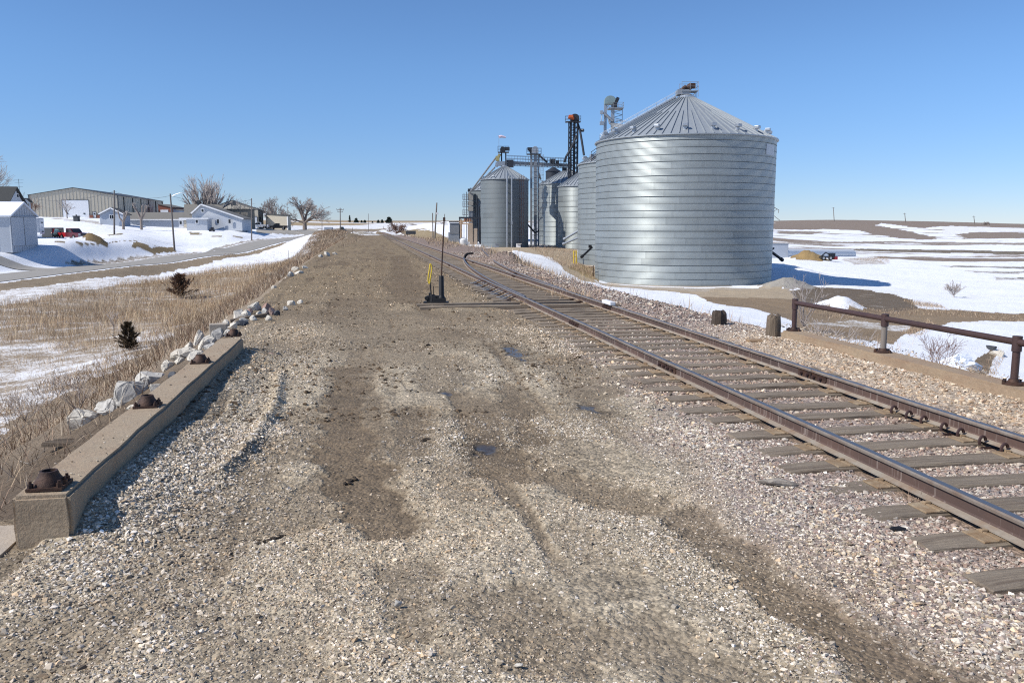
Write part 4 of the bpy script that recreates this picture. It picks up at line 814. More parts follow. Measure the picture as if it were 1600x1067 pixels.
def grain_bin(name, label, c, R, H, rings, sheets, peak, ribs, m, vents, seed, tint=.06, half=True, groove=.06, gcol_=.50, jdark=.92):
    rn = np.random.default_rng(seed); root = thing(name, label, 'grain bin', c, 0, 'grain bins of the elevator')
    V = []; Q = []; CL = []; K = 8; dz = H / rings; base = 0
    for i in range(rings):
        z0, z1 = i * dz, (i + 1) * dz; o = rn.random() * 6.28 if i else 0; rowt = rn.normal(0, tint * .6)
        for s in range(sheets):
            a = o + (s + np.arange(K + 1) / K) * 2 * np.pi / sheets; tl = rn.normal(0, .0015); big_ = rn.random() < .035; t_ = np.clip(1 + rowt + rn.normal(0, tint) - (.16 if big_ else 0), .6, 1.2); g = groove
            rows = [(z0 + .0, R - .02, gcol_), (z0 + g, R - .02, gcol_), (z0 + g, R + .012 + tl, t_ * .92), (z0 + dz * .5, R + .006, t_), (z1 + .0, R - tl, t_ * .98)]
            cut = 2
            for rws in (rows[:2], rows[2:]):
                for z, r, cval in rws:
                    V.append(np.stack([r * np.cos(a), r * np.sin(a), np.full(K + 1, z)], 1)); cl = np.full((K + 1, 3), cval); cl[0] *= jdark if cval > .5 else 1; CL.append(cl)
                for j in range(len(rws) - 1):
                    for k in range(K):
                        b0 = base + j * (K + 1) + k; Q.append((b0, b0 + 1, b0 + K + 2, b0 + K + 1))
                base += len(rws) * (K + 1)
    npmesh('bin_wall', np.concatenate(V), Q, m, np.concatenate(CL), root, True)
    mb = MB(); rc = R * .085; h = peak
    n = ribs; Ro = R + .16; ze = H - .06
    for i in range(n):
        a0, a1 = 2 * math.pi * i / n, 2 * math.pi * (i + 1) / n
        mb.add([(Ro * math.cos(a0), Ro * math.sin(a0), ze), (Ro * math.cos(a1), Ro * math.sin(a1), ze), (rc * math.cos(a1), rc * math.sin(a1), H + h * (1 - .085)), (rc * math.cos(a0), rc * math.sin(a0), H + h * (1 - .085))], [(0, 1, 2, 3)])
        ct, st_ = math.cos(a0), math.sin(a0); top = .085 if (i % 2 == 0 or not half) else .46
        mb.beam((Ro * ct, Ro * st_, ze + .05), (R * top * ct, R * top * st_, H + h * (1 - top) + .05), .07, .10)
    mb.build('bin_roof', M['binroof'], root)
    MB().lathe((0, 0, 0), [(R + .05, H - .16), (R + .20, H - .10), (R + .20, H - .02), (R + .05, H)], 64, False).build('eave_ring', M['binroof'], root, smooth=True)
    MB().lathe((0, 0, 0), [(rc + .12, H + h * .9), (rc + .12, H + h * .945), (rc * .6, H + h * .99), (.01, H + h)], 20).build('roof_cap', M['gal'], root)
    for k in range(vents):
        a = 2 * math.pi * (k + .35) / vents; rr_ = R * .90; zc = H + h * (1 - .90); d = np.array([math.cos(a), math.sin(a), 0]); b = d * rr_ + (0, 0, zc)
        s = R / 9.15 * .8 + .15
        MB().cyl(b - (0, 0, .15), b + (0, 0, .35 * s), .24 * s, n=10).box(b + d * .22 * s + (0, 0, .38 * s), (.5 * s, .5 * s, .3 * s), a).build('roof_vent', M['gal'], root, bevel=.05)
    return root
def Zat(px, py, Y): return float(atY(px, py, Y)[2])
c1 = (17.98, 87.97); e1 = Zat(1070, 208.5, 79.2); z1 = -3.80
bin1 = grain_bin('grain_bin', 'largest galvanised grain bin, standing alone nearest the track with a railed roof cap', (*c1, z1), 9.15, e1 - z1, 22, 20, Zat(1075, 147, 88) - e1, 72, M['bin'], 20, 1, .02)
c2 = (18.3, 115.6); e2 = Zat(905, 257, 115.); z2 = -3.25
bin2 = grain_bin('grain_bin', 'second large grain bin, mostly hidden behind the largest bin', (*c2, z2), 9.15, e2 - z2, 20, 20, 5.6, 72, M['bin'], 20, 2, .03)
def pos(px, Y): p = atY(px, 355, Y); return (p[0], p[1])
c3 = pos(887, 160); z3 = -1.75; e3 = Zat(887, 286, 154.5)
bin3 = grain_bin('grain_bin', 'pale grain bin at the back, left of the dark lattice tower', (*c3, z3), 5.5, e3 - z3, 13, 12, 3.1, 40, M['bin'], 12, 3, .03, False)
c4 = pos(911.5, 148); z4 = -1.95; e4 = Zat(900, 290, 144)
bin4 = grain_bin('grain_bin', 'pale grain bin between the lattice tower and the second large bin', (*c4, z4), 4.5, e4 - z4, 12, 12, 3.0, 40, M['bin'], 12, 4, .03, False)
c5 = pos(788.5, 146); z5 = -1.65; e5 = Zat(788, 279, 141.8)
bin5 = grain_bin('grain_bin', 'dull grey grain bin with ladder and catwalk at its peak', (*c5, z5), 4.15, e5 - z5, 14, 10, 2.5, 32, M['binold'], 8, 5, .006, False, .02, .8, .99)
c6 = pos(767, 172); z6 = -1.5; e6 = Zat(760, 297, 168)
bin6 = grain_bin('grain_bin', 'grey grain bin half hidden behind the dull grey bin on the left', (*c6, z6), 4.6, e6 - z6, 12, 10, 2.6, 32, M['binold'], 8, 6, .006, False, .02, .8, .99)
c7 = pos(864, 176); e7 = Zat(864, 268, 176)
bt = thing('hopper_tank', 'small dark hopper tank whose cone rises over the pale back bin', 'tank', (*c7, -1.5)); MB().lathe((0, 0, 0), [(1.6, 0), (1.6, e7 + 1.5)], 20, False).build('tank_wall', M['dsteel'], bt, smooth=True); MB().lathe((0, 0, e7 + 1.5), [(1.75, -.05), (.25, .85), (.01, .9)], 20, False).build('tank_roof', M['dsteel'], bt)
# fittings of the large bin: roof stair with handrails, cap platform, number plate, foundation
def local(root, p): return np.asarray(p, float) - np.array(root.location)
H1 = e1 - z1; PK = Zat(1075, 147, 88) - e1; az0 = math.radians(172); d0 = np.array([math.cos(az0), math.sin(az0), 0]); t0 = np.array([-d0[1], d0[0], 0])
stn = MB()
for s in (-.42, .42):
    stn.beam(d0 * 8.8 + t0 * s + (0, 0, H1 + PK * (1 - 8.8 / 9.15) + .25), d0 * 1.0 + t0 * s + (0, 0, H1 + PK * (1 - 1 / 9.15) + .25), .06, .14)
    for hh in (.25, .55): stn.cyl(d0 * 8.8 + t0 * s + (0, 0, H1 + PK * .04 + hh + .2), d0 * 1.0 + t0 * s + (0, 0, H1 + PK * .89 + hh + .2), .016, n=5)
    for k in range(9):
        q = 8.8 - k * .97; stn.cyl(d0 * q + t0 * s + (0, 0, H1 + PK * (1 - q / 9.15) + .2), d0 * q + t0 * s + (0, 0, H1 + PK * (1 - q / 9.15) + .75), .014, n=5)
for k in range(30):
    q = 8.7 - k * .26; stn.box(d0 * q + (0, 0, H1 + PK * (1 - q / 9.15) + .27), (.2, .84, .03), az0)
stn.build('roof_stair', M['gal'], bin1)
zc = H1 + PK * .98; pf = MB()
pf.box((.22, 0, zc + .3), (1.75, 1.4, .07)); pf.box((-.4, 0, zc + .2), (1.2, 1.2, .5))
for x, y in [(-.6, -.7), (.25, -.7), (1.1, -.7), (-.6, .7), (.25, .7), (1.1, .7), (1.1, 0)]: pf.cyl((x, y, zc - .3), (x, y, zc + 1.2), .022, n=6)
for hh in (.75, 1.18):
    for a, b in [((-.6, -.7), (1.1, -.7)), ((-.6, .7), (1.1, .7)), ((1.1, -.7), (1.1, .7))]: pf.cyl((*a, zc + hh), (*b, zc + hh), .02, n=6)
pf.beam((.4, -.6, zc - .3), (1.05, -.6, zc + .25), .06, .06).beam((.4, .6, zc - .3), (1.05, .6, zc + .25), .06, .06)
pf.build('cap_platform', M['grey'], bin1)
MB().cyl((-.3, 0, zc + .2), (.5, 0, zc + .95), .38, .30, 12).box((.6, .1, zc + .9), (.6, .5, .5)).cyl((-.7, -.3, zc + .3), (-.1, -.3, zc + .8), .2, n=10).build('fill_spout', M['rustdark'], bin1)
ap = math.radians(-38); Rp = 9.19
MB().add([((Rp) * math.cos(ap + da), Rp * math.sin(ap + da), H1 - dz_) for dz_ in (1.75, .72) for da in (-.11, -.055, 0, .055, .11)], [(i, i + 1, i + 6, i + 5) for i in range(4)]).build('name_plate', mat('faded_plate', (.43, .46, .49), .6, 0, .18, 1.2), bin1, smooth=True)
MB().lathe((0, 0, 0), [(9.5, -1.5), (9.5, -.02), (9.42, .06), (9.1, .06)], 64, False).build('foundation', M['concslab'], bin1)
MB().lathe((0, 0, 0), [(9.5, -1.5), (9.5, -.02), (9.42, .06), (9.1, .06)], 64, False).build('foundation', M['concslab'], bin2)
for b_, r_2 in ((bin3, 5.5), (bin4, 4.5), (bin5, 4.15), (bin6, 4.6)): MB().lathe((0, 0, 0), [(r_2 + .25, -1.), (r_2 + .25, .02), (r_2 - .05, .05)], 40, False).build('foundation', M['concslab'], b_)
# ladder and downpipes on the dull grey bin
def ladder(mb, p, h, out, side, w=.45, cage=True):
    p = np.array(p, float)
    for s in (-w / 2, w / 2): mb.beam(p + side * s, p + side * s + (0, 0, h), .06, .04)
    for k in range(int(h / .3)): mb.cyl(p + side * -w / 2 + (0, 0, .15 + k * .3), p + side * w / 2 + (0, 0, .15 + k * .3), .014, n=4)
    if cage:
        for k in range(int((h - 2) / 1.0)):
            P = [p + side * (w * .8 * math.cos(a)) + out * (.75 * math.sin(a)) + (0, 0, 2.2 + k) for a in np.linspace(0, math.pi, 7)]; mb.tube(P, .02, 4)
        for a in (.8, 1.57, 2.3): q = p + side * (w * .8 * math.cos(a)) + out * (.75 * math.sin(a)); mb.cyl(q + (0, 0, 2.2), q + (0, 0, h), .02, n=4)
for ang, nm in ((-84, 0), (-52, 1)):
    a = math.radians(ang); d = np.array([math.cos(a), math.sin(a), 0]); s = np.array([-d[1], d[0], 0]); mb = MB()
    if nm == 0:
        mb.cyl(d * 4.6 - s * .0 + (0, 0, 0), d * 4.6 + (0, 0, e5 - z5 + 1.0), .16, n=10).cyl(d * 4.65 + s * .75, d * 4.65 + s * .75 + (0, 0, e5 - z5 + .4), .13, n=10)
        for k in range(7): mb.beam(d * 4.2 + (0, 0, 1 + k * 1.7), d * 4.8 + (0, 0, 1 + k * 1.7), .1, .1)
        mb.box(d * 4.7 + s * .75 + (0, 0, 4.2), (.3, .4, .5)); mb.build('downpipe', M['gal'], bin5)
    else:
        ladder(mb, d * 4.45, e5 - z5 + .6, d, s, .5); mb.build('caged_ladder', M['rust'], bin5)
mb = MB(); a = math.radians(-150)
# ------------------------------------------------------------------ bucket elevators and conveyors
def P3(px, py, Y): return atY(px, py, Y)
def leg_head(par, px, py_top, py_bot, Y, wpx, m, name='elevator_head'):
    w = wpx / 1303 * Y; t = P3(px, py_top, Y); b = P3(px, py_bot, Y); h = t[2] - b[2]; mb = MB(); pr = []
    for k in range(13): a = math.pi * k / 12; pr.append((b[0] + w / 2 * math.cos(a), b[1] - .45, b[2] + h * .45 + h * .55 * math.sin(a)))
    pr = [(b[0] + w / 2, b[1] - .45, b[2])] + pr + [(b[0] - w / 2, b[1] - .45, b[2])]; mb.prism(pr, (0, .9, 0)); return mb.build(name, m, par, bevel=.04)
def platform(par, pxa, pxb, py, Y, m, rail=1.05, name='service_platform', dep=1.6):
    a, b = P3(pxa, py, Y), P3(pxb, py, Y); mb = MB(); mb.box(((a[0] + b[0]) / 2, Y, a[2]), (b[0] - a[0], dep, .12))
    for x in np.linspace(a[0], b[0], 4):
        for y in (Y - dep / 2, Y + dep / 2): mb.cyl((x, y, a[2]), (x, y, a[2] + rail), .025, n=5)
    for hh in (rail * .5, rail):
        for y in (Y - dep / 2, Y + dep / 2): mb.cyl((a[0], y, a[2] + hh), (b[0], y, a[2] + hh), .022, n=5)
        for x in (a[0], b[0]): mb.cyl((x, Y - dep / 2, a[2] + hh), (x, Y + dep / 2, a[2] + hh), .022, n=5)
    return mb.build(name, m, par)
def post(mb, px0, py0, px1, py1, Y, r, n=6): mb.cyl(P3(px0, py0, Y), P3(px1, py1, Y), r, n=n)
# leg over the dull grey bin, with windsock and long spouts
LA = thing('bucket_elevator', 'short elevator head on two posts above the dull grey bin', 'grain elevator'); YA = 154
leg_head(LA, 785.5, 229.5, 238, YA, 8, M['dsteel']); platform(LA, 778, 795, 238.5, YA, M['dsteel'])
m = MB(); [post(m, x, 238, x + .3, 262, YA, .14) for x in (783.6, 790.2)]; post(m, 787, 262, 787, 385, YA, .3); m.build('trunk', M['dsteel'], LA)
m = MB().box(P3(792.5, 233, YA), (.9, .7, .6)).cyl(P3(790, 233, YA), P3(796, 233, YA), .25, n=8); m.build('motor', M['dsteel'], LA)
m = MB().beam(P3(781, 241, YA), P3(777, 250, YA), .5, .5).box(P3(777.5, 248, YA), (.7, .7, .9)); m.build('diverter_valve', mat('dull_yellow', (.42, .37, .17), .7, 0, .2, 3), LA)
m = MB().beam(P3(777, 254, YA), P3(775.5, 261, YA), .55, .55).box(P3(786, 256, YA), (2.2, 1., .8)); m.build('inlet_box', M['gal'], LA)
m = MB(); m.cyl(P3(775, 246.5, YA), P3(732, 304, 168), .16, n=8); m.build('spout', M['grey'], LA)
m = MB(); m.cyl(P3(773, 262, YA), P3(739, 297, 166), .14, n=8); m.build('spout', M['grey'], LA)
ws = thing('windsock', 'pale pink windsock on a thin mast above the elevator head', 'windsock', tuple(P3(779.5, 237, YA + .5)))
t_ = P3(779.5, 214, YA + .5) - P3(779.5, 237, YA + .5); MB().cyl((0, 0, 0), t_, .03, n=5).build('mast', M['gal'], ws)
m = MB(); m.tube([t_ + (0, 0, -.02), t_ + (.45, .1, .08), t_ + (.85, .15, .0), t_ + (1.25, .2, -.08)], [.26, .24, .19, .13], 10, False); m.build('sock', M['pinkp'], ws)
# leg B
LB = thing('bucket_elevator', 'grey elevator leg standing between the dull grey bin and the pale back bin', 'grain elevator'); YB = 153
leg_head(LB, 836, 229, 241, YB, 10.5, M['gal']); platform(LB, 823, 845.5, 241.5, YB, M['dsteel'])
m = MB()
for x, w in ((830.2, .42), (836.3, .62), (841.3, .36)): m.beam(P3(x, 241, YB), P3(x, 389, YB), w, w)
for py in range(250, 386, 9):
    a, b = P3(829, py, YB - .35), P3(842.5, py, YB - .35); m.beam(a, b, .05, .08); m.beam(P3(829, py, YB - .35), P3(842.5, py + 9, YB - .35), .04, .04)
m.build('trunk', M['grey'], LB)
m = MB(); ladder(m, P3(846, 388, YB - .3), P3(846, 242, YB)[2] - P3(846, 388, YB)[2], np.array([0, -1., 0]), np.array([1., 0, 0]), .45); m.build('caged_ladder', M['grey'], LB)
m = MB().box(P3(828, 233, YB), (.9, .7, .5)).cyl(P3(826, 236, YB), P3(831, 232, YB), .22, n=8).box(P3(829, 237, YB), (.3, .5, .7)); m.build('motor', M['dsteel'], LB)
m = MB().cyl(P3(841, 242, YB), P3(855, 254, YB), .17, n=8).cyl(P3(841, 268, YB), P3(845, 281, YB), .15, n=8); m.build('spout', M['dsteel'], LB)
m = MB().cyl(P3(824.5, 351, YB - 1.2), P3(836.5, 364.5, YB - 1.2), .15, n=8).cyl(P3(836.5, 364.5, YB - 1.2), P3(842.5, 359.5, YB - 1.2), .12, n=8); m.build('spout', M['dsteel'], LB)
# overhead conveyor with walkway
cw = thing('conveyor_bridge', 'long overhead conveyor bridge with walkway rails joining the grey bin to the lattice tower', 'conveyor'); A_, B_ = P3(791, 254.5, 152), P3(893, 259, 156.5)
m = MB().beam(A_, B_, .75, .55); m.build('conveyor_trough', M['grey'], cw)
m = MB(); dv = B_ - A_
for s in (-.75, .75):
    for hh in (-.45, .75, 1.25): m.beam(A_ + (0, s, hh), B_ + (0, s, hh), .05, .06)
    for k in range(25): q = A_ + dv * k / 24; m.beam(q + (0, s, -.5), q + (0, s, 1.25), .045, .045)
    for k in range(24): q, q2 = A_ + dv * k / 24, A_ + dv * (k + 1) / 24; m.beam(q + (0, s, -.45 if k % 2 else .3), q2 + (0, s, .3 if k % 2 else -.45), .05, .05)
m.build('walkway_rail', M['grey'], cw)
MB().box(P3(863, 252.5, 155), (1.0, .8, .9)).build('drive_unit', M['dsteel'], cw); MB().box(P3(871, 254, 155), (.6, .6, .7)).build('gearbox', M['dsteel'], cw); MB().cyl(P3(882, 262, 156), P3(882, 267, 156), .45, n=10).build('discharge_chute', M['dsteel'], cw); MB().box(P3(796, 256, 152), (1.5, 1.3, 1.3)).build('head_box', M['dsteel'], cw)
# dark lattice tower
LC = thing('bucket_elevator', 'tall dark lattice elevator tower with an orange motor at its head', 'grain elevator'); YC = 153.5
leg_head(LC, 898, 178.5, 189.5, YC, 13.5, M['dsteel']); platform(LC, 883.5, 907, 191, YC, M['dsteel'], 1.0)
m = MB(); zb = -1.9
for x, w in ((888.6, .16), (892, .36), (897.6, .42), (902.6, .34)):
    t_ = P3(x, 191, YC); m.beam(t_, (t_[0], YC, zb), w, w)
for dy in (-.6, .6):
    for x in (889, 902): t_ = P3(x, 191, YC); m.beam(t_ + (0, dy, 0), (t_[0], YC + dy, zb), .13, .13)
    zt = P3(897, 191, YC)[2]; xa, xb = P3(889, 191, YC)[0], P3(902, 191, YC)[0]; k = 0; z = zb
    while z < zt - .9:
        m.beam((xa, YC + dy, z), (xb, YC + dy, z + .9), .07, .07); m.beam((xb, YC + dy, z), (xa, YC + dy, z + .9), .07, .07); m.beam((xa, YC + dy, z), (xb, YC + dy, z), .07, .07); z += .9
m.build('lattice_trunk', M['dsteel'], LC)
m = MB().cyl(P3(888, 183, YC - .5), P3(897, 185.5, YC - .5), .36, .28, 10).box(P3(892.5, 181.8, YC - .6), (.7, .5, .4)); m.build('motor', M['orange'], LC)
m = MB().tube([P3(903, 194, YC), P3(906, 203, YC - .4), P3(909, 220, YC - .8), P3(912.5, 243, YC - 1.2)], .2, 8).cyl(P3(906, 204, YC), P3(912, 204, YC - .4), .28, n=8); m.build('spout', M['dsteel'], LC)
m = MB().tube([P3(901, 212, YC - 1.), P3(893, 231, YC - 1.), P3(884.5, 245, YC - 1.), P3(882, 254, YC - .6)], .2, 8); m.build('spout', M['dsteel'], LC)
# bright leg between the two large bins
LD = thing('bucket_elevator', 'shiny galvanised elevator leg with a greenish head behind the largest bin', 'grain elevator'); YD = 101.5
leg_head(LD, 953, 150.5, 164, YD, 17.5, mat('green_galvanised', (.36, .44, .40), .42, .6, .2, 2)); platform(LD, 950, 973, 170.5, YD, M['grey'], .65)
m = MB()
for x, w in ((946, .34), (957.5, .40)): t_ = P3(x, 164, YD); m.beam(t_, (t_[0], YD, -3.6), w, w)
m.build('trunk', M['bin'] if 0 else M['gal'], LD)
m = MB(); t_ = P3(972.6, 170, YD); m.cyl(t_, (t_[0], YD, -3.6), .035, n=5)
for k in range(12): a = P3(958, 172 + k * 4, YD); b = P3(972.6, 176 + k * 4, YD); m.cyl(a, b, .03, n=4) if k % 2 else m.cyl(P3(972.6, 172 + k * 4, YD), P3(958, 176 + k * 4, YD), .03, n=4)
m.build('ladder_frame', M['grey'], LD)
m = MB().cyl(P3(962, 155.5, YD - .4), P3(966.5, 157.5, YD - .4), .32, n=10).box(P3(961, 164.5, YD - .3), (.5, .5, .6)); m.build('motor', M['dsteel'], LD)
m = MB().tube([P3(940, 177, YD - .4), P3(944, 177, YD - .4), P3(957.5, 189.5, YD - .4)], .16, 8).cyl(P3(941, 174, YD - .4), P3(939, 194, YD - .4), .06, n=6).tube([P3(950, 183, YD - .3), P3(953, 193, YD - .3), P3(958, 196, YD - .3)], .12, 8).box(P3(940, 176, YD - .4), (.35, .35, .4)).box(P3(940.5, 193, YD - .4), (.5, .4, .4)); m.build('spout', M['gal'], LD)
m = MB(); a, b = P3(957.5, 195, YD), np.array([c1[0] - 4.6, c1[1] + 4.6, e1 + PK * (1 - 6.5 / 9.15) + .5]); m.beam(a, b, .5, .4)
for s in (-.4, .4): m.cyl(a + (0, s, .6), b + (0, s, .6), .02, n=5); [m.cyl(a + (b - a) * k / 5 + (0, s, 0), a + (b - a) * k / 5 + (0, s, .6), .016, n=5) for k in range(6)]
m.build('conveyor_arm', M['grey'], LD)
# stair rail along the roof of the second bin
m = MB(); d2 = np.array([-.86, -.5, 0]); d2 /= np.linalg.norm(d2); H2 = e2 - z2
for hh in (.3, .9, 1.3): m.beam(d2 * 9.1 + (0, 0, H2 + hh), d2 * 1 + (0, 0, H2 + 5. + hh), .08, .10 if hh < .5 else .05)
for k in range(10): q = 9.1 - k * .9; z = H2 + 5.6 * (1 - q / 9.15); m.cyl(d2 * q + (0, 0, z), d2 * q + (0, 0, z + 1.35), .03, n=5)
m.build('roof_stair', M['rustdark'], bin2)
# augers, posts and bollards round the bins
def tube_thing(name, label, cat, a, b, r, m, extra=None):
    mb = MB().cyl(a, b, r, n=10)
    d = (np.asarray(b) - np.asarray(a)); d = d / np.linalg.norm(d); mb.cyl(np.asarray(a) - d * .02, np.asarray(a) + d * .35, r * 1.35, n=10)
    if extra: extra(mb)
    return tag(mb.build(name, m), label, cat)
tube_thing('unload_auger', 'black unloading auger with red tip on the wall of the second large bin', 'auger', P3(908.5, 402, 105.8), P3(925, 386.5, 107.2), .14, M['black'], lambda mb: mb.box(P3(922, 385, 107), (.4, .3, .4)))
tube_thing('unload_auger', 'upper of two pale auger tubes sticking out beside the second large bin', 'auger', P3(880.5, 374.5, 119), P3(907, 359, 119), .16, M['gal'])
tube_thing('unload_auger', 'lower of two pale auger tubes sticking out beside the second large bin', 'auger', P3(879, 382, 118), P3(907, 370, 118), .15, M['gal'])
tube_thing('unload_auger', 'black auger tube at the right foot of the largest bin', 'auger', P3(1222.5, 406.5, 90), P3(1203, 392, 88.5), .15, M['black'], lambda mb: mb.cyl(P3(1203, 392, 88.5), P3(1209, 388, 89), .1, n=8))
ys = thing('bollard_frame', 'yellow pipe guard frame left of the second large bin', 'guard frame', (0, 0, 0)); Yb = 112
for x in (896.5, 900.5): MB().cyl(P3(x, 392, Yb), P3(x, 414, Yb), .08, n=8).build('post', M['yellow'], ys)
for y_ in (393, 401): MB().cyl(P3(896.5, y_, Yb), P3(900.5, y_, Yb), .06, n=8).build('crossbar', M['yellow'], ys)
m = MB().cyl(P3(927, 415, 86), P3(927, 432, 86), .05, n=8).cyl(P3(927, 417, 86), P3(921, 418, 88), .04, n=6); tag(m.build('corner_post', M['rustdark']), 'thin brown corner post at the left foot of the largest bin', 'post')
m = MB().cyl(P3(765, 371, 143), P3(765, 386, 143), .05, n=6); tag(m.build('marker_post', M['white']), 'thin white marker post in front of the dull grey bin', 'post')
for px, lab in ((776, 'grey junction box at the foot of the dull grey bin'), (810, 'pale meter box in the dry grass right of the dull grey bin')):
    p = P3(px, 384, 141); m = MB().box(p, (.75, .6, .6)).box(p + (.15, 0, -.6), (.12, .12, .8)).box(p + (.1, -.1, .33), (.85, .7, .06)); tag(m.build('utility_box', M['gal'] if px < 800 else M['white'], bevel=.02), lab, 'utility box')
# dryer group left of the bins
dr = thing('grain_dryer', 'tall tan grain dryer stack with side platforms at the left end of the elevator', 'grain dryer', (0, 0, 0)); Yd = 168
m = MB()
for a, b in ((302, 313), (314.5, 321), (322.5, 330)): p, q = P3(731, a, Yd), P3(739.5, b, Yd); m.box(((p[0] + q[0]) / 2, Yd, (p[2] + q[2]) / 2), (q[0] - p[0], 1.5, p[2] - q[2]))
m.build('dryer_section', mat('dryer_tan', (.36, .33, .28), .6, .3, .25, 2), dr)
p, q = P3(733, 330, Yd), P3(739, 388, Yd); MB().box(((p[0] + q[0]) / 2, Yd, (p[2] + q[2]) / 2), (q[0] - p[0], 1.2, p[2] - q[2])).build('dryer_base', M['grey'], dr)
for py in (312, 323, 336): platform(dr, 723, 731, py, Yd, M['grey'], 1.0)
m = MB(); post(m, 725, 302, 725, 390, Yd, .05); post(m, 729, 300, 729, 390, Yd, .07); m.build('frame_post', M['dsteel'], dr)
MB().box(P3(733, 297.5, Yd), (.5, .5, .6)).build('vent_cap', M['dsteel'], dr)
fr = thing('pipe_gantry', 'black goalpost shaped gantry left of the dull grey bin', 'gantry', (0, 0, 0)); Yf = 158
m = MB(); m.beam(P3(717, 340.5, Yf), P3(752, 340.5, Yf), .3, .35); [m.beam(P3(x, 340, Yf), P3(x, 389, Yf), .24, .24) for x in (718.5, 739, 750.5)]; m.build('frame', M['dsteel'], fr)
tp = thing('pole_frame', 'raw wooden pole with a double crossarm beside the black gantry', 'wooden pole', (0, 0, 0)); Yp = 154
m = MB(); m.cyl(P3(721, 343, Yp), P3(720.5, 388, Yp), .15, n=8); m.build('pole', M['ltwood'], tp)
m = MB().beam(P3(717, 347, Yp), P3(738, 345.5, Yp), .2, .28).beam(P3(718, 350, Yp), P3(737, 350, Yp), .2, .2).beam(P3(721, 350, Yp), P3(727, 344, Yp), .12, .12); m.build('crossarm', M['ltwood'], tp)
m = MB(); [m.cyl(P3(x, 345.5, Yp), P3(x, 342, Yp), .2, n=8) for x in (727, 731, 735)]; m.build('insulator', mat('brown_glaze', (.3, .14, .08), .5), tp)
wt = MB().lathe(tuple(P3(724, 386, 152)), [(.75, 0), (.75, 1.3), (.5, 1.6), (.2, 1.7)], 16).box(P3(730, 382, 152), (.9, .8, .9)); tag(wt.build('white_tank', M['white'], smooth=True), 'white plastic tank at the foot of the raw wooden pole', 'tank')
pl = MB().box(P3(735, 368, 157.), (1.0, .9, 4.6)).box(P3(743, 372, 157.), (.7, .7, 3.6)); tag(pl.build('tan_hopper', mat('hopper_tan', (.42, .33, .25), .75, 0, .2, 2), bevel=.04), 'tan upright hopper box under the black gantry', 'hopper')
sh = thing('control_shed', 'small grey control shed left of the black gantry', 'shed', (0, 0, 0)); m = MB().box(P3(710.5, 357, 163), (1.8, 2, 2.1)); m.build('wall', M['grey'], sh); MB().box(P3(711, 347, 163), (2.2, 2.4, .2)).build('roof', M['dtrim'], sh); MB().box(P3(710, 372, 163.2), (2.2, 2.2, 2.2)).build('base', M['gal'], sh)
el = MB(); [el.cyl(P3(x, a, 160), P3(x, 388, 160), .12, n=8) for x, a in ((745.5, 306), (749, 322))]; el.beam(P3(743, 320, 160), P3(750, 315, 160), .2, .2); tag(el.build('feed_pipe', M['dsteel']), 'dark upright feed pipes against the left edge of the dull grey bin', 'pipe')
# power pole right of the large bin, distant poles
sp2 = thing('power_pole', 'slim steel power pole with angled arms beside the right edge of the largest bin', 'power pole', (0, 0, 0)); Y_ = 150
m = MB(); m.cyl(P3(1205.5, 396, Y_), P3(1209.5, 320, Y_), .14, .09, 8); m.build('pole', M['polew'], sp2)
m = MB().cyl(P3(1209.3, 324, Y_), P3(1217, 328.5, Y_), .06, n=6).cyl(P3(1217, 328.5, Y_), P3(1216, 333, Y_), .05, n=6).cyl(P3(1208.8, 337, Y_), P3(1219, 345, Y_), .05, n=6).cyl(P3(1209, 331, Y_), P3(1214, 327, Y_), .04, n=6); m.build('arm', M['polew'], sp2)
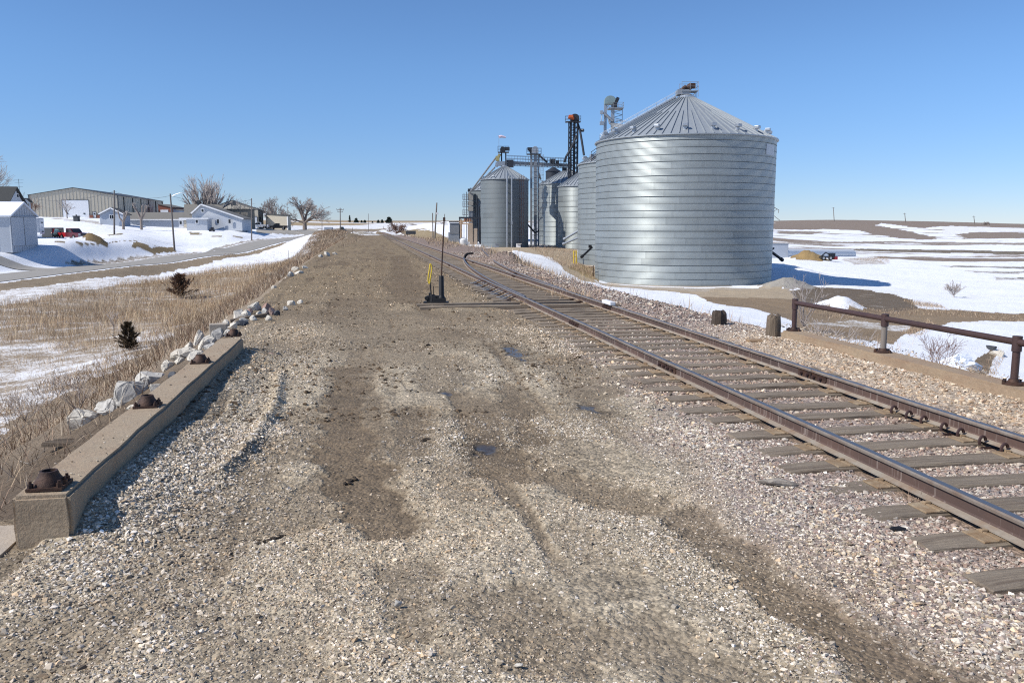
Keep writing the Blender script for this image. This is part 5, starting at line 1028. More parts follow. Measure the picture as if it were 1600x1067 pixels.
# ------------------------------------------------------------------ buildings of the town on the left
CAM = np.array([0, 0, ZE]); K = LK
def onplane(px, py, p0, n):
    r = ray(px, py); t = ((np.asarray(p0) - CAM) @ n) / (r @ n); return CAM + r * t
def gable(name, label, p0, p1, e, L, z0, ze, zr, mw, mr, over=.3, frac=.5, ze2=None, cat='building', ribs=0, roof='roof', thick=.16):
    """p0, p1: ends of the gable wall (x, y); e: direction away from it; ridge at frac of the way from p0 to p1"""
    p0, p1, e = np.array(p0, float), np.array(p1, float), np.array(e, float); e /= np.linalg.norm(e); ze2 = ze if ze2 is None else ze2
    o = thing(name, label, cat, (*p0, z0)); O = np.array([*p0, z0]); w = p1 - p0; W = np.linalg.norm(w); wd = w / W; pr = p0 + w * frac
    A = [np.array([*p0, z0]), np.array([*p1, z0]), np.array([*p1, ze2]), np.array([*pr, zr]), np.array([*p0, ze])]
    E3 = np.array([*e, 0]) * L; m = MB().prism([a - O for a in A], E3)
    nrm = -np.array([*e, 0])
    if ribs:
        k = 0
        while k * ribs < W:
            q = p0 + wd * k * ribs; f = k * ribs / W; zt = ze + (zr - ze) * f / frac if f < frac else ze2 + (zr - ze2) * (1 - f) / (1 - frac)
            m.beam(np.array([*q, z0]) - O + nrm * .02, np.array([*q, zt - .1]) - O + nrm * .02, .10, .05); k += 1
        k = 0
        while k * ribs * 2 < L:
            q = np.array([*p0, z0]) + np.array([*e, 0]) * k * ribs * 2 - O - np.array([*wd, 0]) * .02; m.beam(q, q + (0, 0, ze - z0 - .1), .05, .12); k += 1
    m.build('wall', mw, o)
    m = MB()
    for a, za, s in ((p0, ze, -1), (p1, ze2, 1)):
        run = a - pr; ln = np.linalg.norm(run); sl = (za - zr) / ln; ext = run / ln * (ln + over); b = pr + ext; zb = zr + sl * (ln + over)
        e3 = np.array([*e, 0]); q0 = np.array([*pr, zr]) - e3 * over - O; q1 = np.array([*b, zb]) - e3 * over - O; n_ = np.array([0, 0, thick])
        m.prism([q0 + (0, 0, .02), q1 + (0, 0, .02), q1 + n_, q0 + n_ * 1.25], e3 * (L + 2 * over))
    m.build(roof, mr, o)
    o['n'] = [float(q) for q in nrm]; o['p'] = [float(q) for q in O]; return o
def panel(o, name, m, x0, y0, x1, y1, thick=.06, frame=None, parent=None, off=0.):
    n = np.array(o['n']); p = np.array(o['p']); a = onplane(x0, (y0 + y1) / 2, p, n); b = onplane(x1, (y0 + y1) / 2, p, n); xm = (x0 + x1) / 2; z1 = onplane(xm, y0, p, n)[2]; z0 = onplane(xm, y1, p, n)[2]
    O = np.array(o.location); par = parent or o
    if parent: O = np.array(o.location)
    mk = lambda t, g, zz0, zz1: MB().prism([np.array([*(a[:2] - (b - a)[:2] / np.linalg.norm((b - a)[:2]) * g), zz0]) + n * off - O, np.array([*(b[:2] + (b - a)[:2] / np.linalg.norm((b - a)[:2]) * g), zz0]) + n * off - O, np.array([*(b[:2] + (b - a)[:2] / np.linalg.norm((b - a)[:2]) * g), zz1]) + n * off - O, np.array([*(a[:2] - (b - a)[:2] / np.linalg.norm((b - a)[:2]) * g), zz1]) + n * off - O], n * t)
    q = mk(thick, 0, z0, z1).build(name, m, par)
    if frame is not None:
        g = .12; f = MB()
        for (u0, u1, w0, w1) in ((-g, 0, z0 - g, z1 + g),): pass
        A, B = a[:2], b[:2]; d = (B - A) / np.linalg.norm(B - A)
        for s0, s1, zz0, zz1 in ((A - d * g, A, z0 - g, z1 + g), (B, B + d * g, z0 - g, z1 + g), (A, B, z1, z1 + g), (A, B, z0 - g, z0)):
            f.prism([np.array([*s0, zz0]) - O + n * off, np.array([*s1, zz0]) - O + n * off, np.array([*s1, zz1]) - O + n * off, np.array([*s0, zz1]) - O + n * off], n * (thick + .04))
        f.build('frame', frame, q)
    return q
def XY(px, Y): p = atY(px, 355, Y); return np.array([p[0], p[1]])
# 1 big tan metal building
Yb = 200 * K; p0 = XY(187, Yb); e = np.array([-.172, .985]); wd = np.array([-.985, -.172]); p1 = p0 + wd * 19.6 * K
bb = gable('metal_building', 'long tan metal building with a white overhead door, largest of the town', p0, p1, e, 45 * K, Zat(187, 350, Yb), Zat(187, 306, Yb), Zat(117, 294.5, Yb), M['tan'], M['dtrim'], .25, ribs=1.0)
panel(bb, 'overhead_door', M['white'], 98, 313, 139, 341.5, .08, M['dtrim']); panel(bb, 'door', M['white'], 145.5, 331.5, 150, 341, .08, M['dtrim'])
for x in (104, 130.5): panel(bb, 'door_window', M['dtrim'], x, 333, x + 3, 335, .14)
panel(bb, 'door_window', M['glass'], 146.5, 333, 149, 335.5, .14)
for x in (140.5, 152): panel(bb, 'planter', M['brick'], x, 336.5, x + 5.5, 341, .5)
m = MB(); O = np.array(bb.location)
for k in range(6):
    q = np.array([*(p0 + e * (4.5 + k * 7.8) * K), Zat(187, 350, Yb)]) - O - np.array([*wd, 0]) * .06; m.beam(q, q + (0, 0, Zat(187, 306, Yb) - Zat(187, 350, Yb) - .2), .18, .5)
m.build('downpipe', M['dtrim'], bb)
m = MB(); c = np.array([*(p0 + wd * .02), 0]) - np.array([*O[:2], 0]); m.beam(c + (0, 0, 0), c + (0, 0, Zat(187, 306, Yb) - Zat(187, 350, Yb)), .3, .3); c2_ = c + np.array([*(wd * 19.56 * K), 0]); m.beam(c2_, c2_ + (0, 0, Zat(187, 306, Yb) - Zat(187, 350, Yb)), .3, .3); m.build('corner_trim', M['dtrim'], bb)
# 2 white shed at the left edge
p0, p1 = XY(16, 77 * K), XY(57.5, 83.5 * K); w = p1 - p0; e = np.array([-w[1], w[0]])
ws_ = gable('storage_shed', 'white metal shed with a snowy roof and two sliding doors at the left edge', p0, p1, e, 20, -1.2, Zat(16, 338, 77 * K), Zat(36.5, 318.5, 80 * K), M['siding'], M['snowroof'], .25, thick=.2, ribs=.8)
panel(ws_, 'sliding_door', M['siding'], 17.5, 340, 36.6, 384, .10); panel(ws_, 'sliding_door', M['siding'], 37.6, 340, 56.5, 383, .10); panel(ws_, 'door_track', M['bluegrey'], 16.5, 337.6, 57.2, 339.4, .18)
panel(ws_, 'door_gap', M['dtrim'], 36.6, 340, 37.6, 383, .05)
# 3 dark roofed house behind it
p0, p1 = XY(13, 103 * K), XY(41, 109.5 * K); w = p1 - p0; e = np.array([-w[1], w[0]])
h3 = gable('house', 'house with a steep dark roof behind the white shed', p0, p1, e, 16, 1.0, Zat(13, 318, 103 * K), Zat(28, 293.5, 106 * K), M['siding'], M['dshingle'], .45)
panel(h3, 'window', M['glass'], 25.5, 304, 28.5, 309, .06, M['white'])
p0, p1 = XY(39, 110 * K), XY(50.5, 116 * K); w = p1 - p0; e = np.array([-w[1], w[0]])
h4 = gable('house_wing', 'white lean-to wing with a small dark window beside the steep dark roof', p0, p1, e, 6, 1.0, Zat(39, 312, 110 * K), Zat(44, 311.5, 113 * K), M['siding'], M['dshingle'], .4, ze2=Zat(50, 317, 116 * K)); panel(h4, 'window', M['glass'], 42, 318, 45, 326, .06, M['white'])
an = MB(); q = atY(30.5, 300, 106 * K); an.cyl(q, q + (0, 0, 1.6 * K), .03, n=5); [an.beam(q + (-.8 + .1 * k, 0, z), q + (.8 - .1 * k, 0, z), .03, .03) for k, z in enumerate((1.9, 1.5, .8))]; tag(an.build('tv_antenna', M['dtrim']), 'thin television antenna on the steep dark roof', 'antenna')
# 4 enclosed trailer
p0, p1 = XY(60.5, 90 * K), XY(69, 94 * K); w = p1 - p0; e = np.array([-w[1], w[0]]); z_ = Zat(64, 369, 92 * K)
tr = gable('enclosed_trailer', 'white enclosed box trailer parked at the right end of the white shed', p0, p1, e, 5.5, z_ + .5, Zat(64, 342, 92 * K), Zat(64, 341.4, 92 * K), M['siding'], M['white'], .04, cat='trailer', thick=.06)
panel(tr, 'rear_door', M['carwhite'], 61.5, 343, 68, 366, .06); panel(tr, 'lamp', M['dtrim'], 63.5, 347, 66, 349, .10); panel(tr, 'latch', M['dtrim'], 65, 361, 67, 363, .10)
def wheel(par, c, axis, r, w):
    c = np.asarray(c, float); a = np.asarray(axis, float); t_ = MB().tube([c - a * w / 2, c - a * w * .42, c + a * w * .42, c + a * w / 2], [r * .9, r, r, r * .9], 18).build('wheel', M['tyre'], par, smooth=True)
    MB().tube([c + a * w * .40, c + a * w * .53], [r * .58, r * .5], 12).tube([c - a * w * .53, c - a * w * .40], [r * .5, r * .58], 12).build('rim', M['rim'], t_); return t_
for k in (0, 1): wheel(tr, np.array([w[0] * (.1 + .8 * k), w[1] * (.1 + .8 * k), -.12]) + np.array([*e, 0]) / np.linalg.norm(e) * 1.8, np.array([*w, 0]) / np.linalg.norm(w), .36, .24)
# 5 garden shed
Ys = 150 * K; p0, p1 = XY(193, Ys), XY(157, Ys); z_ = Zat(175, 353, Ys)
gs = gable('garden_shed', 'small grey gabled shed with a white twin window in the snowy yard', p0, p1, (-1.6, 6), 7 * K, z_, Zat(193, 334.5, Ys), Zat(175, 325.5, Ys), M['bluegrey'], M['dshingle'], .45); panel(gs, 'window', M['glass'], 171.5, 336, 174, 342, .06, M['white']); panel(gs, 'window', M['glass'], 174.8, 336, 177.2, 342, .06, M['white'])
for a in ('fascia',):
    m = MB(); O = np.array(gs.location); n = np.array(gs['n']); L_, R_, T_ = np.array([*p1, Zat(157, 334.5, Ys)]), np.array([*p0, Zat(193, 334.5, Ys)]), np.array([*(p0 + p1) / 2, Zat(175, 325.5, Ys)])
    for q in (L_, R_): d = (q - T_); m.beam(T_ + n * .47 - O + (0, 0, .05), T_ + d * 1.07 + n * .47 - O + (0, 0, .05), .06, .26)
    m.build('fascia', M['white'], gs)
# 6 long low house
Y6 = 160 * K; p0, p1 = XY(300, Y6), XY(300, Y6 + 9 * K)
h6 = gable('house', 'long low grey house with a white door, left of the white gabled house', p0, p1, (-1, 0), XY(300, Y6)[0] - XY(204, Y6)[0], Zat(250, 356, Y6), Zat(250, 343.5, Y6), Zat(250, 333, Y6 + 5), M['bluegrey'], M['shingle'], .5)
h6['n'] = [0., -1., 0.]; panel(h6, 'door', M['white'], 279.5, 344.8, 287, 355, .06); panel(h6, 'door_window', M['glass'], 281, 346, 284, 350.5, .12); panel(h6, 'wall_panel', M['tan'], 288, 345, 299, 356, .25); panel(h6, 'wreath', M['needle'], 292.5, 346.5, 295.5, 349.5, .34); panel(h6, 'eave_board', M['white'], 205, 342.7, 299.5, 344, .66)
# 7 white gabled house with front wing
Y7 = 152 * K; z_ = Zat(330, 361, Y7)
p0, p1 = XY(378.5, Y7), XY(301, Y7)
h7 = gable('house', 'white house with a long right roof slope and a flat front wing', p0, p1, (-.12, 1), 11, z_, Zat(378, 341.5, Y7), Zat(316.5, 320, Y7), M['siding'], M['shingle'], .5, frac=(378.5 - 316.5) / 77.5, ze2=Zat(301, 333.5, Y7))
m = MB(); O = np.array(h7.location); n = np.array(h7['n']); T_ = np.array([*(p0 + (p1 - p0) * (62 / 77.5)), Zat(316.5, 320, Y7)])
for q in (np.array([*p0, Zat(378, 341.5, Y7)]), np.array([*p1, Zat(301, 333.5, Y7)])): m.beam(T_ + n * .52 - O + (0, 0, .05), T_ + (q - T_) * 1.05 + n * .52 - O + (0, 0, .05), .06, .30)
m.build('fascia', M['white'], h7)
for x, y0, y1 in ((314.8, 327, 331.5), (338.8, 343, 349), (357, 343, 349)): panel(h7, 'window', M['glass'], x, y0, x + 3.6, y1, .06, M['white'])
a, b = onplane(299.5, 350, h7['p'], n), onplane(331, 350, h7['p'], n); zt = onplane(315, 341, h7['p'], n)[2]
wg = MB().prism([np.array([a[0], a[1], z_]) - O, np.array([b[0], b[1], z_]) - O, np.array([b[0], b[1], zt - .3]) - O, np.array([a[0], a[1], zt - .3]) - O], n * 4.5).build('front_wing', M['siding'], h7)
MB().prism([np.array([a[0] - 1.6, a[1], zt - .28]) - O, np.array([b[0] + .4, b[1], zt - .28]) - O, np.array([b[0] + .4, b[1], zt]) - O, np.array([a[0] - 1.6, a[1], zt]) - O], n * 4.9).build('wing_roof', M['white'], h7)
panel(h7, 'wing_window', M['glass'], 313.5, 344.2, 317, 348.8, .06, M['white'], off=4.5)
MB().box(np.array([*(p0 * .55 + p1 * .45), Zat(335, 319, Y7)]) - O + (2, 5, .4), (.5, .5, 1.2)).build('chimney', M['dtrim'], h7)
Y8 = 166 * K; p0_, p1_ = XY(347, Y8), XY(347, Y8 + 8)
h8 = gable('house', 'grey shingled roof house behind the white gabled house', p0_, p1_, (-1, 0), XY(347, Y8)[0] - XY(291, Y8)[0], 1., Zat(320, 336, Y8), Zat(320, 320.5, Y8 + 4), M['siding'], M['shingle'], .4); MB().box((-7.2, 4, Zat(310, 317, Y8) - 1), (.7, .7, 1.4)).build('chimney', M['dtrim'], h8)
# 9 taupe block, tan gable, tan low building, brick building
def block(name, label, pa_, pb_, dep, z0, zt, m, roofm, cat='building', trim=.25, slope=0., ed=None):
    pa_, pb_ = np.array(pa_), np.array(pb_); d = (pb_ - pa_) / np.linalg.norm(pb_ - pa_); n2 = np.array([d[1], -d[0]]); n2 = n2 if n2[1] < 0 else -n2; O = np.array([*pa_, z0]); o = thing(name, label, cat, tuple(O)); e3 = -np.array([*n2, 0]) * dep
    if ed is not None: e3 = np.array([*ed, 0.]) / np.linalg.norm(ed) * dep
    MB().prism([np.array([*pa_, z0]) - O, np.array([*pb_, z0]) - O, np.array([*pb_, zt - slope]) - O, np.array([*pa_, zt]) - O], e3).build('wall', m, o)
    g = .25; A, B = pa_ - d * g, pb_ + d * g; n3 = np.array([*n2, 0]); MB().prism([np.array([*A, zt + .02]) + n3 * g - O, np.array([*B, zt - slope + .02]) + n3 * g - O, np.array([*B, zt - slope + trim]) + n3 * g - O, np.array([*A, zt + trim]) + n3 * g - O], e3 - n3 * 2 * g).build('roof', roofm, o)
    o['n'] = [float(n2[0]), float(n2[1]), 0.]; o['p'] = [float(q) for q in O]; return o
Y9 = 172 * K; b9 = block('flat_building', 'plain taupe flat roofed building between the white house and the tan gable', XY(346.5, Y9), XY(388, Y9), 6, 1, Zat(366, 328, Y9), mat('taupe_wall', (.20, .18, .145), .85, 0, .12, 1), M['dtrim'])
Y10 = 190 * K; p0, p1 = XY(404, Y10), XY(325, Y10)
b10 = gable('metal_building', 'tan gabled metal building with a white overhead door behind the white pickup', p0, p1, (-4.7, 20), 24, Zat(400, 360, Y10), Zat(404, 327, Y10), Zat(364, 313.5, Y10), M['tan'], M['dtrim'], .3, ribs=1.3); panel(b10, 'overhead_door', M['white'], 391.5, 339, 402, 358, .08, M['dtrim']); panel(b10, 'vent', M['dtrim'], 361, 318, 364, 322, .10)
m = MB(); [m.box((-1.0 - k * .0 + (-4.7 / 20.5) * 6 * k * .95 + 1.05, 6 * k * .95 + .3, (Zat(404, 327, Y10) - Zat(400, 360, Y10)) / 2), (.12, .4, Zat(404, 327, Y10) - Zat(400, 360, Y10) - .3)) for k in range(4)]; m.build('downpipe', M['dtrim'], b10)
Y11 = 192 * K; b11 = block('metal_building', 'low tan metal building behind the black pickup', XY(416, Y11), XY(450, Y11 - 3), 12, Zat(430, 361, Y11), Zat(416, 335, Y11), M['tan'], M['dtrim'], slope=.45, ed=(-.19, 1)); panel(b11, 'corner_trim', M['white'], 448.6, 338.5, 450, 360, .05); panel(b11, 'wall_lamp', M['dtrim'], 417.5, 339, 419, 341, .3)
Y12 = 225 * K; b12 = block('brick_building', 'red brick building with a grey roof behind the long grey house', XY(249, Y12), XY(268, Y12), 12, 1, Zat(249, 319.5, Y12), M['brick'], M['shingle'], slope=1.1); panel(b12, 'white_door', M['white'], 251, 328, 263, 336, .10)
b13 = block('flat_building', 'small grey block with sloping grey roof right of the red brick building', XY(268.3, Y12 + 2), XY(283, Y12 + 2), 10, 1, Zat(268, 326.5, Y12), M['bluegrey'], M['shingle'], slope=.6)
# yard things
p = gat(122, 158 * K); m = MB().box((0, 0, .55), (1.1, 1.1, 1.1)).box((0, 0, 1.2), (1.3, 1.3, .25)).cyl((0, 0, 1.3), (0, 0, 1.6), .2, n=8); z = atY(122, 355, 158 * K); tag(m.build('outdoor_furnace', M['dtrim'], loc=tuple(p), bevel=.03), 'dark metal outdoor stove standing in the snow before the large tan building', 'outdoor stove')
p = gat(332, 146 * K); m = MB().box((0, 0, .4), (1.0, .7, .5)).box((.1, 0, .8), (.6, .6, .4)).cyl((-.4, -.4, .2), (-.4, .4, .2), .2, n=10).cyl((.4, -.4, .2), (.4, .4, .2), .2, n=10); tag(m.build('garden_tractor', M['carblack'], loc=tuple(p), bevel=.05), 'small dark garden tractor in the snow in front of the white house', 'garden tractor')
# ------------------------------------------------------------------ vehicles
def pickup(label, px, Y, py, rz, paint, sc=1., bedm=None, group='pickup trucks', cabm=None):
    p = atY(px, py, Y); o = thing('pickup_truck', label, 'pickup truck', (p[0], p[1], gz(p[0], p[1]) + .0), rz, group); o.scale = (sc, sc, sc); w = .95
    def side(P, m, name, ww=w, par=o, bev=.04): return MB().prism([(x, -ww, z) for x, z in P], (0, 2 * ww, 0)).build(name, m, par, bevel=bev)
    body = side([(-.6, .42), (1.0, .42), (1.05, .62), (1.25, .80), (1.6, .80), (1.85, .62), (1.9, .42), (2.65, .45), (2.7, .8), (2.62, 1.06), (1.35, 1.16), (-.6, 1.16)], paint, 'body')
    side([(-.62, .45), (-.62, 1.18), (-2.75, 1.18), (-2.78, .50), (-2.15, .50), (-2.1, .62), (-1.9, .82), (-1.5, .82), (-1.28, .62), (-1.25, .45)], bedm or paint, 'cargo_bed')
    side([(1.25, 1.14), (.55, 1.78), (.35, 1.84), (-.45, 1.84), (-.60, 1.76), (-.66, 1.14)], cabm or paint, 'cab', .86, bev=.06)
    for s in (-1, 1):
        MB().prism([(x, s * .862, z) for x, z in [(1.02, 1.20), (.52, 1.68), (.32, 1.73), (.32, 1.20)]], (0, s * .015, 0)).build('window', M['glass'], o)
        MB().prism([(x, s * .862, z) for x, z in [(.24, 1.20), (.24, 1.73), (-.42, 1.73), (-.52, 1.20)]], (0, s * .015, 0)).build('window', M['glass'], o)
        MB().box((2.66, s * .72, .88), (.08, .36, .2)).build('headlight', M['white'], o); MB().box((-2.78, s * .85, .95), (.06, .16, .32)).build('tail_light', M['redpaint'], o)
        for x in (-1.70, 1.42): wheel(o, (x, s * .84, .38), (0, s, 0), .39, .25)
    MB().add([(1.22, -.74, 1.2), (1.22, .74, 1.2), (.60, .68, 1.74), (.60, -.68, 1.74)], [(0, 1, 2, 3)]).prism([(1.235, -.74, 1.2), (1.235, .74, 1.2), (.615, .68, 1.74), (.615, -.68, 1.74)], (.012, 0, .012)).build('windscreen', M['glass'], o)
    MB().box((2.74, 0, .55), (.12, 1.85, .2)).build('front_bumper', M['rim'], o, bevel=.03); MB().box((-2.84, 0, .55), (.12, 1.8, .18)).build('rear_bumper', M['rim'], o, bevel=.03); MB().box((2.72, 0, .88), (.05, .95, .24)).build('grille', M['dtrim'], o)
    return o
pickup('maroon and red pickup with a bright red cargo bed beside the snow bank', 115, 130, 374, -.5, M['maroon'], .95, M['redpaint'])
pickup('white crew pickup parked in front of the tan gabled building', 404.5, 182 * K, 357, math.pi + .15, M['carwhite'], 1.0)
pickup('black pickup parked along the low tan building', 434, 186 * K, 358, math.pi + .1, M['carblack'], 1.0)
# gooseneck trailer with tank beside the red pickup
Yt = 129; a, b = gat(72, Yt), gat(97, Yt + 3); gt = thing('tank_trailer', 'gooseneck flat trailer with a pale mint tank behind the red pickup', 'trailer', tuple(a), math.atan2(b[1] - a[1], b[0] - a[0])); L_ = np.linalg.norm(b[:2] - a[:2])
MB().box((L_ / 2 + .2, 0, .55), (L_, 2.1, .14)).build('deck', M['dtrim'], gt); MB().box((.35, 0, 1.1), (.18, 1.9, 1.5)).box((2.55, 0, 1.15), (.16, 1.9, 1.3)).box((1.45, .9, 1.8), (2.3, .12, .16)).box((1.45, -.9, 1.8), (2.3, .12, .16)).build('rack', M['dtrim'], gt)
MB().tube([(.75, 0, 1.1), (.85, 0, 1.1), (2.25, 0, 1.1), (2.35, 0, 1.1)], [.35, .55, .55, .35], 20).build('tank', M['mint'], gt, smooth=True); MB().prism([(.2, -.95, 1.05), (.55, -.95, 1.05), (.95, -.95, 1.85), (.6, -.95, 1.85)], (0, .12, 0)).build('side_brace', M['redpaint'], gt)
for s in (-1, 1):
    for x in (.9, 1.8): wheel(gt, (x, s * 1.02, .33), (0, s, 0), .34, .22)
# vehicles far away by the crossing
fv = thing('flatbed_truck', 'dark flatbed truck far off beyond the snow bank by the crossing', 'truck', tuple(gat(522, 232)), .1); MB().box((-.6, 0, 1.0), (4.4, 2.2, .35)).build('flat_bed', M['dtrim'], fv); MB().prism([(1.7, -1, .6), (3.5, -1, .6), (3.5, -1, 1.5), (2.9, -1, 1.7), (2.6, -1, 2.4), (1.7, -1, 2.4)], (0, 2, 0)).build('cab', M['carblack'], fv, bevel=.06); MB().box((-1.4, 0, 1.7), (2.2, 1.8, 1.1)).build('load', M['bluegrey'], fv)
MB().box((2.3, -1.02, 2.0), (.7, .05, .5)).build('window', M['glass'], fv)
for s in (-1, 1):
    for x in (-2., -1., 2.7): wheel(fv, (x, s * .95, .45), (0, s, 0), .48, .3)
# old machine and buried pipe out on the right field
p = gat(1294, 138); mc = thing('farm_implement', 'dark rusty farm implement lying in the snow before the long pipe', 'farm machine', tuple(p), .2)
MB().box((0, 0, .5), (2.6, .8, .22)).beam((-1.2, 0, .6), (-.3, 0, 1.3), .16, .16).beam((-.3, 0, 1.3), (1.2, 0, .5), .14, .14).box((.9, .1, .9), (.9, .6, .6)).build('frame', M['dsteel'], mc); MB().box((1.4, 0, .35), (.5, .9, .5)).build('blade', M['redpaint'], mc)
for x in (-1., .3): wheel(mc, (x, -.5, .38), (0, -1, 0), .4, .2)
a, b = gat(1212, 150), gat(1332, 168); dd = (b - a); dd /= np.linalg.norm(dd); cpz = MB(); V = []; n = 20; rows = int(np.linalg.norm(b - a) / .35)
P = []; R = []
for k in range(rows + 1): P.append(a + (b - a) * k / rows + (0, 0, .45)); R.append(.95 if k % 2 else .90)
pp = MB().tube(P, R, 18).tube([b + (0, 0, .45), b + (0, 0, .45) + dd * .02], [.7, .7], 18); tag(pp.build('culvert_pipe', mat('frosted_pipe', (.62, .64, .66), .6, .1, .15, 2), smooth=True), 'long corrugated steel culvert pipe lying in the snow on the right', 'culvert pipe')
p = gat(1214, 143); bx = thing('grey_tank', 'grey steel box standing behind the right foot of the largest bin', 'tank', tuple(p)); MB().box((0, 0, 1.0), (3.4, 2, 2.6)).build('box', M['bluegrey'], bx, bevel=.05); MB().box((0, 0, 2.36), (3.5, 2.1, .1)).build('lid', M['gal'], bx)
# signal box and crossing signs beside the far track
p = gat(642, 172); sbx = thing('signal_cabinet', 'dark little signal cabinet on legs beside the far track', 'signal cabinet', tuple(p)); MB().box((0, 0, .95), (2.0, .8, .7)).build('cabinet', M['dtrim'], sbx, bevel=.03)
for x in (-.7, .7): MB().cyl((x, 0, -.2), (x, 0, .62), .06, n=6).build('leg', M['dtrim'], sbx)
# ------------------------------------------------------------------ poles
def pole(px, pyb, pyt, Y, r, label, m='polew', pxt=None, name='utility_pole', group=None):
    b = atY(px, pyb, Y); b[2] = min(b[2], gz(b[0], b[1])) - .1; t_ = atY(px if pxt is None else pxt, pyt, Y); o = thing(name, label, 'utility pole', tuple(b), 0, group)
    MB().cyl((0, 0, 0), t_ - b, r * 1.15, r * .8, 8).build('pole', M[m], o); o['t'] = [float(q) for q in (t_ - b)]; return o
def crossarm(o, w, dz, ins=2):
    t_ = np.array(o['t']) + (0, 0, -dz); MB().beam(t_ + (-w / 2, 0, 0), t_ + (w / 2, 0, 0), .12, .14).build('crossarm', M['polew'], o)
    for k in range(ins): x = -w / 2 + w * k / max(1, ins - 1); MB().cyl(t_ + (x, 0, .05), t_ + (x, 0, .28), .06, n=6).build('insulator', M['dtrim'], o)
o = pole(273, 394, 303, 112 * K, .16, 'street light pole with a long curved arm at the edge of the road', pxt=266, name='street_light'); o['category'] = 'street light'
t_ = np.array(o['t']); MB().tube([t_ + (.05, 0, -.55), t_ + (.9, 0, -.1), t_ + (1.7, 0, .12), t_ + (2.1, 0, .14)], .05, 6).build('lamp_arm', M['gal'], o); MB().box(t_ + (2.45, 0, .11), (.8, .3, .14)).build('lamp_head', M['gal'], o, bevel=.04)
pole(178.5, 366, 297.5, 118 * K, .15, 'bare wooden pole in front of the small grey garden shed'); pole(393, 373, 310, 140 * K, .13, 'pale bare pole in the snow right of the white house')
o = pole(416, 361, 333, 178 * K, .14, 'short dark pole with a white lamp in front of the low tan building'); MB().box(np.array(o['t']) + (-.4, -.2, -.3), (.6, .4, .4)).build('lamp', M['white'], o)
o = pole(531.5, 359, 325, 225, .14, 'utility pole with two crossarms near the level crossing'); crossarm(o, 1.9, .5, 4); crossarm(o, 1.4, 1.1, 2)
pole(503, 359, 328, 240 , .08, 'thin grey pole right of the spreading bare tree'); o = pole(575.5, 362, 334, 225, .07, 'thin pole standing beside the level crossing'); o = pole(551, 368, 356, 175, .07, 'short marker post at the near side of the level crossing')
o = pole(676.5, 372, 333, 150, .10, 'shorter of the two leaning poles right of the far track', pxt=675.8); o = pole(678.5, 372, 317, 150, .14, 'taller leaning pole with a white insulator right of the far track', pxt=682.5); MB().box(np.array(o['t']) + (.05, 0, -1.9), (.35, .25, .35)).build('insulator', M['white'], o)
for px, pt, Y, lab in ((1302, 324, 640, 'far pole on the crest of the brown hill, nearest the largest bin'), (1413.5, 333, 640, 'middle pole of the three on the far hill'), (1521.5, 337.5, 640, 'far pole on the hill near the right edge')):
    b = gat(px, Y); t_ = atY(px, pt, Y); o = thing('transmission_pole', lab, 'transmission pole', tuple(b)); MB().cyl((0, 0, -.5), t_ - b, .30, .2, 6).build('pole', M['polew'], o); MB().beam(t_ - b + (-1.2, 0, -.6), t_ - b + (1.2, 0, -.6), .15, .15).build('crossarm', M['polew'], o)
def wire(a, b, sag, label):
    P = [np.asarray(a) + (np.asarray(b) - np.asarray(a)) * t + np.array([0, 0, -4 * sag * t * (1 - t)]) for t in np.linspace(0, 1, 14)]; tag(MB().tube(P, .022, 4).build('overhead_wire', M['dtrim']), label, 'wire')
wire(atY(178.5, 299, 118 * K), atY(266, 306, 112 * K), .8, 'thin overhead wire from the bare wooden pole to the street light pole'); wire(atY(178.5, 299, 118 * K), atY(60, 312, 130 * K), .8, 'thin overhead wire running left from the bare wooden pole'); wire(atY(266, 306, 112 * K), atY(393, 312, 140 * K), 1.0, 'thin overhead wire from the street light pole to the pale bare pole')
o = pole(451, 404, 391, 110, .03, 'thin marker stake in the snow of the roadside ditch')
# ------------------------------------------------------------------ bare trees and brush
def grow(rn, base, H, n_main, spread, levels, r0, split=.12, up=.35, droop=0., kids_=(3, 5), ml=.5, kl=(.48, .72), ka=(.4, .95), t0=.35):
    segs = []
    def rec(p, d, L, r, lv):
        n = 4 if lv < 2 else 3; pts = [p]; dd = d.copy()
        for i in range(n):
            dd = dd + np.array([rn.gauss(0, .13), rn.gauss(0, .13), rn.gauss(up * .12, .08) - droop * .05 * lv]); dd /= np.linalg.norm(dd); p2 = pts[-1] + dd * L / n
            ra, rb = r * (1 - .55 * i / n), r * (1 - .55 * (i + 1) / n); segs.append((pts[-1], p2, ra, rb, lv)); pts.append(p2)
        if lv >= levels: return
        for k in range(rn.randint(*kids_)):
            t_ = rn.uniform(t0, 1.0); i = min(n - 1, int(t_ * n)); q = pts[i] + (pts[i + 1] - pts[i]) * (t_ * n - i); a = rn.uniform(0, 6.28); s = rn.uniform(*ka)
            x, y, _ = basis(dd); nd = dd * math.cos(s) + (x * math.cos(a) + y * math.sin(a)) * math.sin(s); nd[2] += up * .3; nd /= np.linalg.norm(nd); rec(q, nd, L * rn.uniform(*kl), r * .45 * (1.1 - .3 * t_), lv + 1)
    base = np.asarray(base, float); h0 = H * split; top = base + np.array([rn.gauss(0, .03), rn.gauss(0, .03), 1]) * h0; segs.append((base - (0, 0, .3), top, r0 * 1.25, r0, 0))
    for k in range(n_main):
        a = 6.28 * k / n_main + rn.uniform(-.4, .4); s = math.sqrt(rn.uniform(.01, 1)) * spread; d = np.array([math.sin(s) * math.cos(a), math.sin(s) * math.sin(a), math.cos(s)]); rec(top, d, H * ml * rn.uniform(.85, 1.15), r0 * rn.uniform(.5, .75), 1)
    return segs
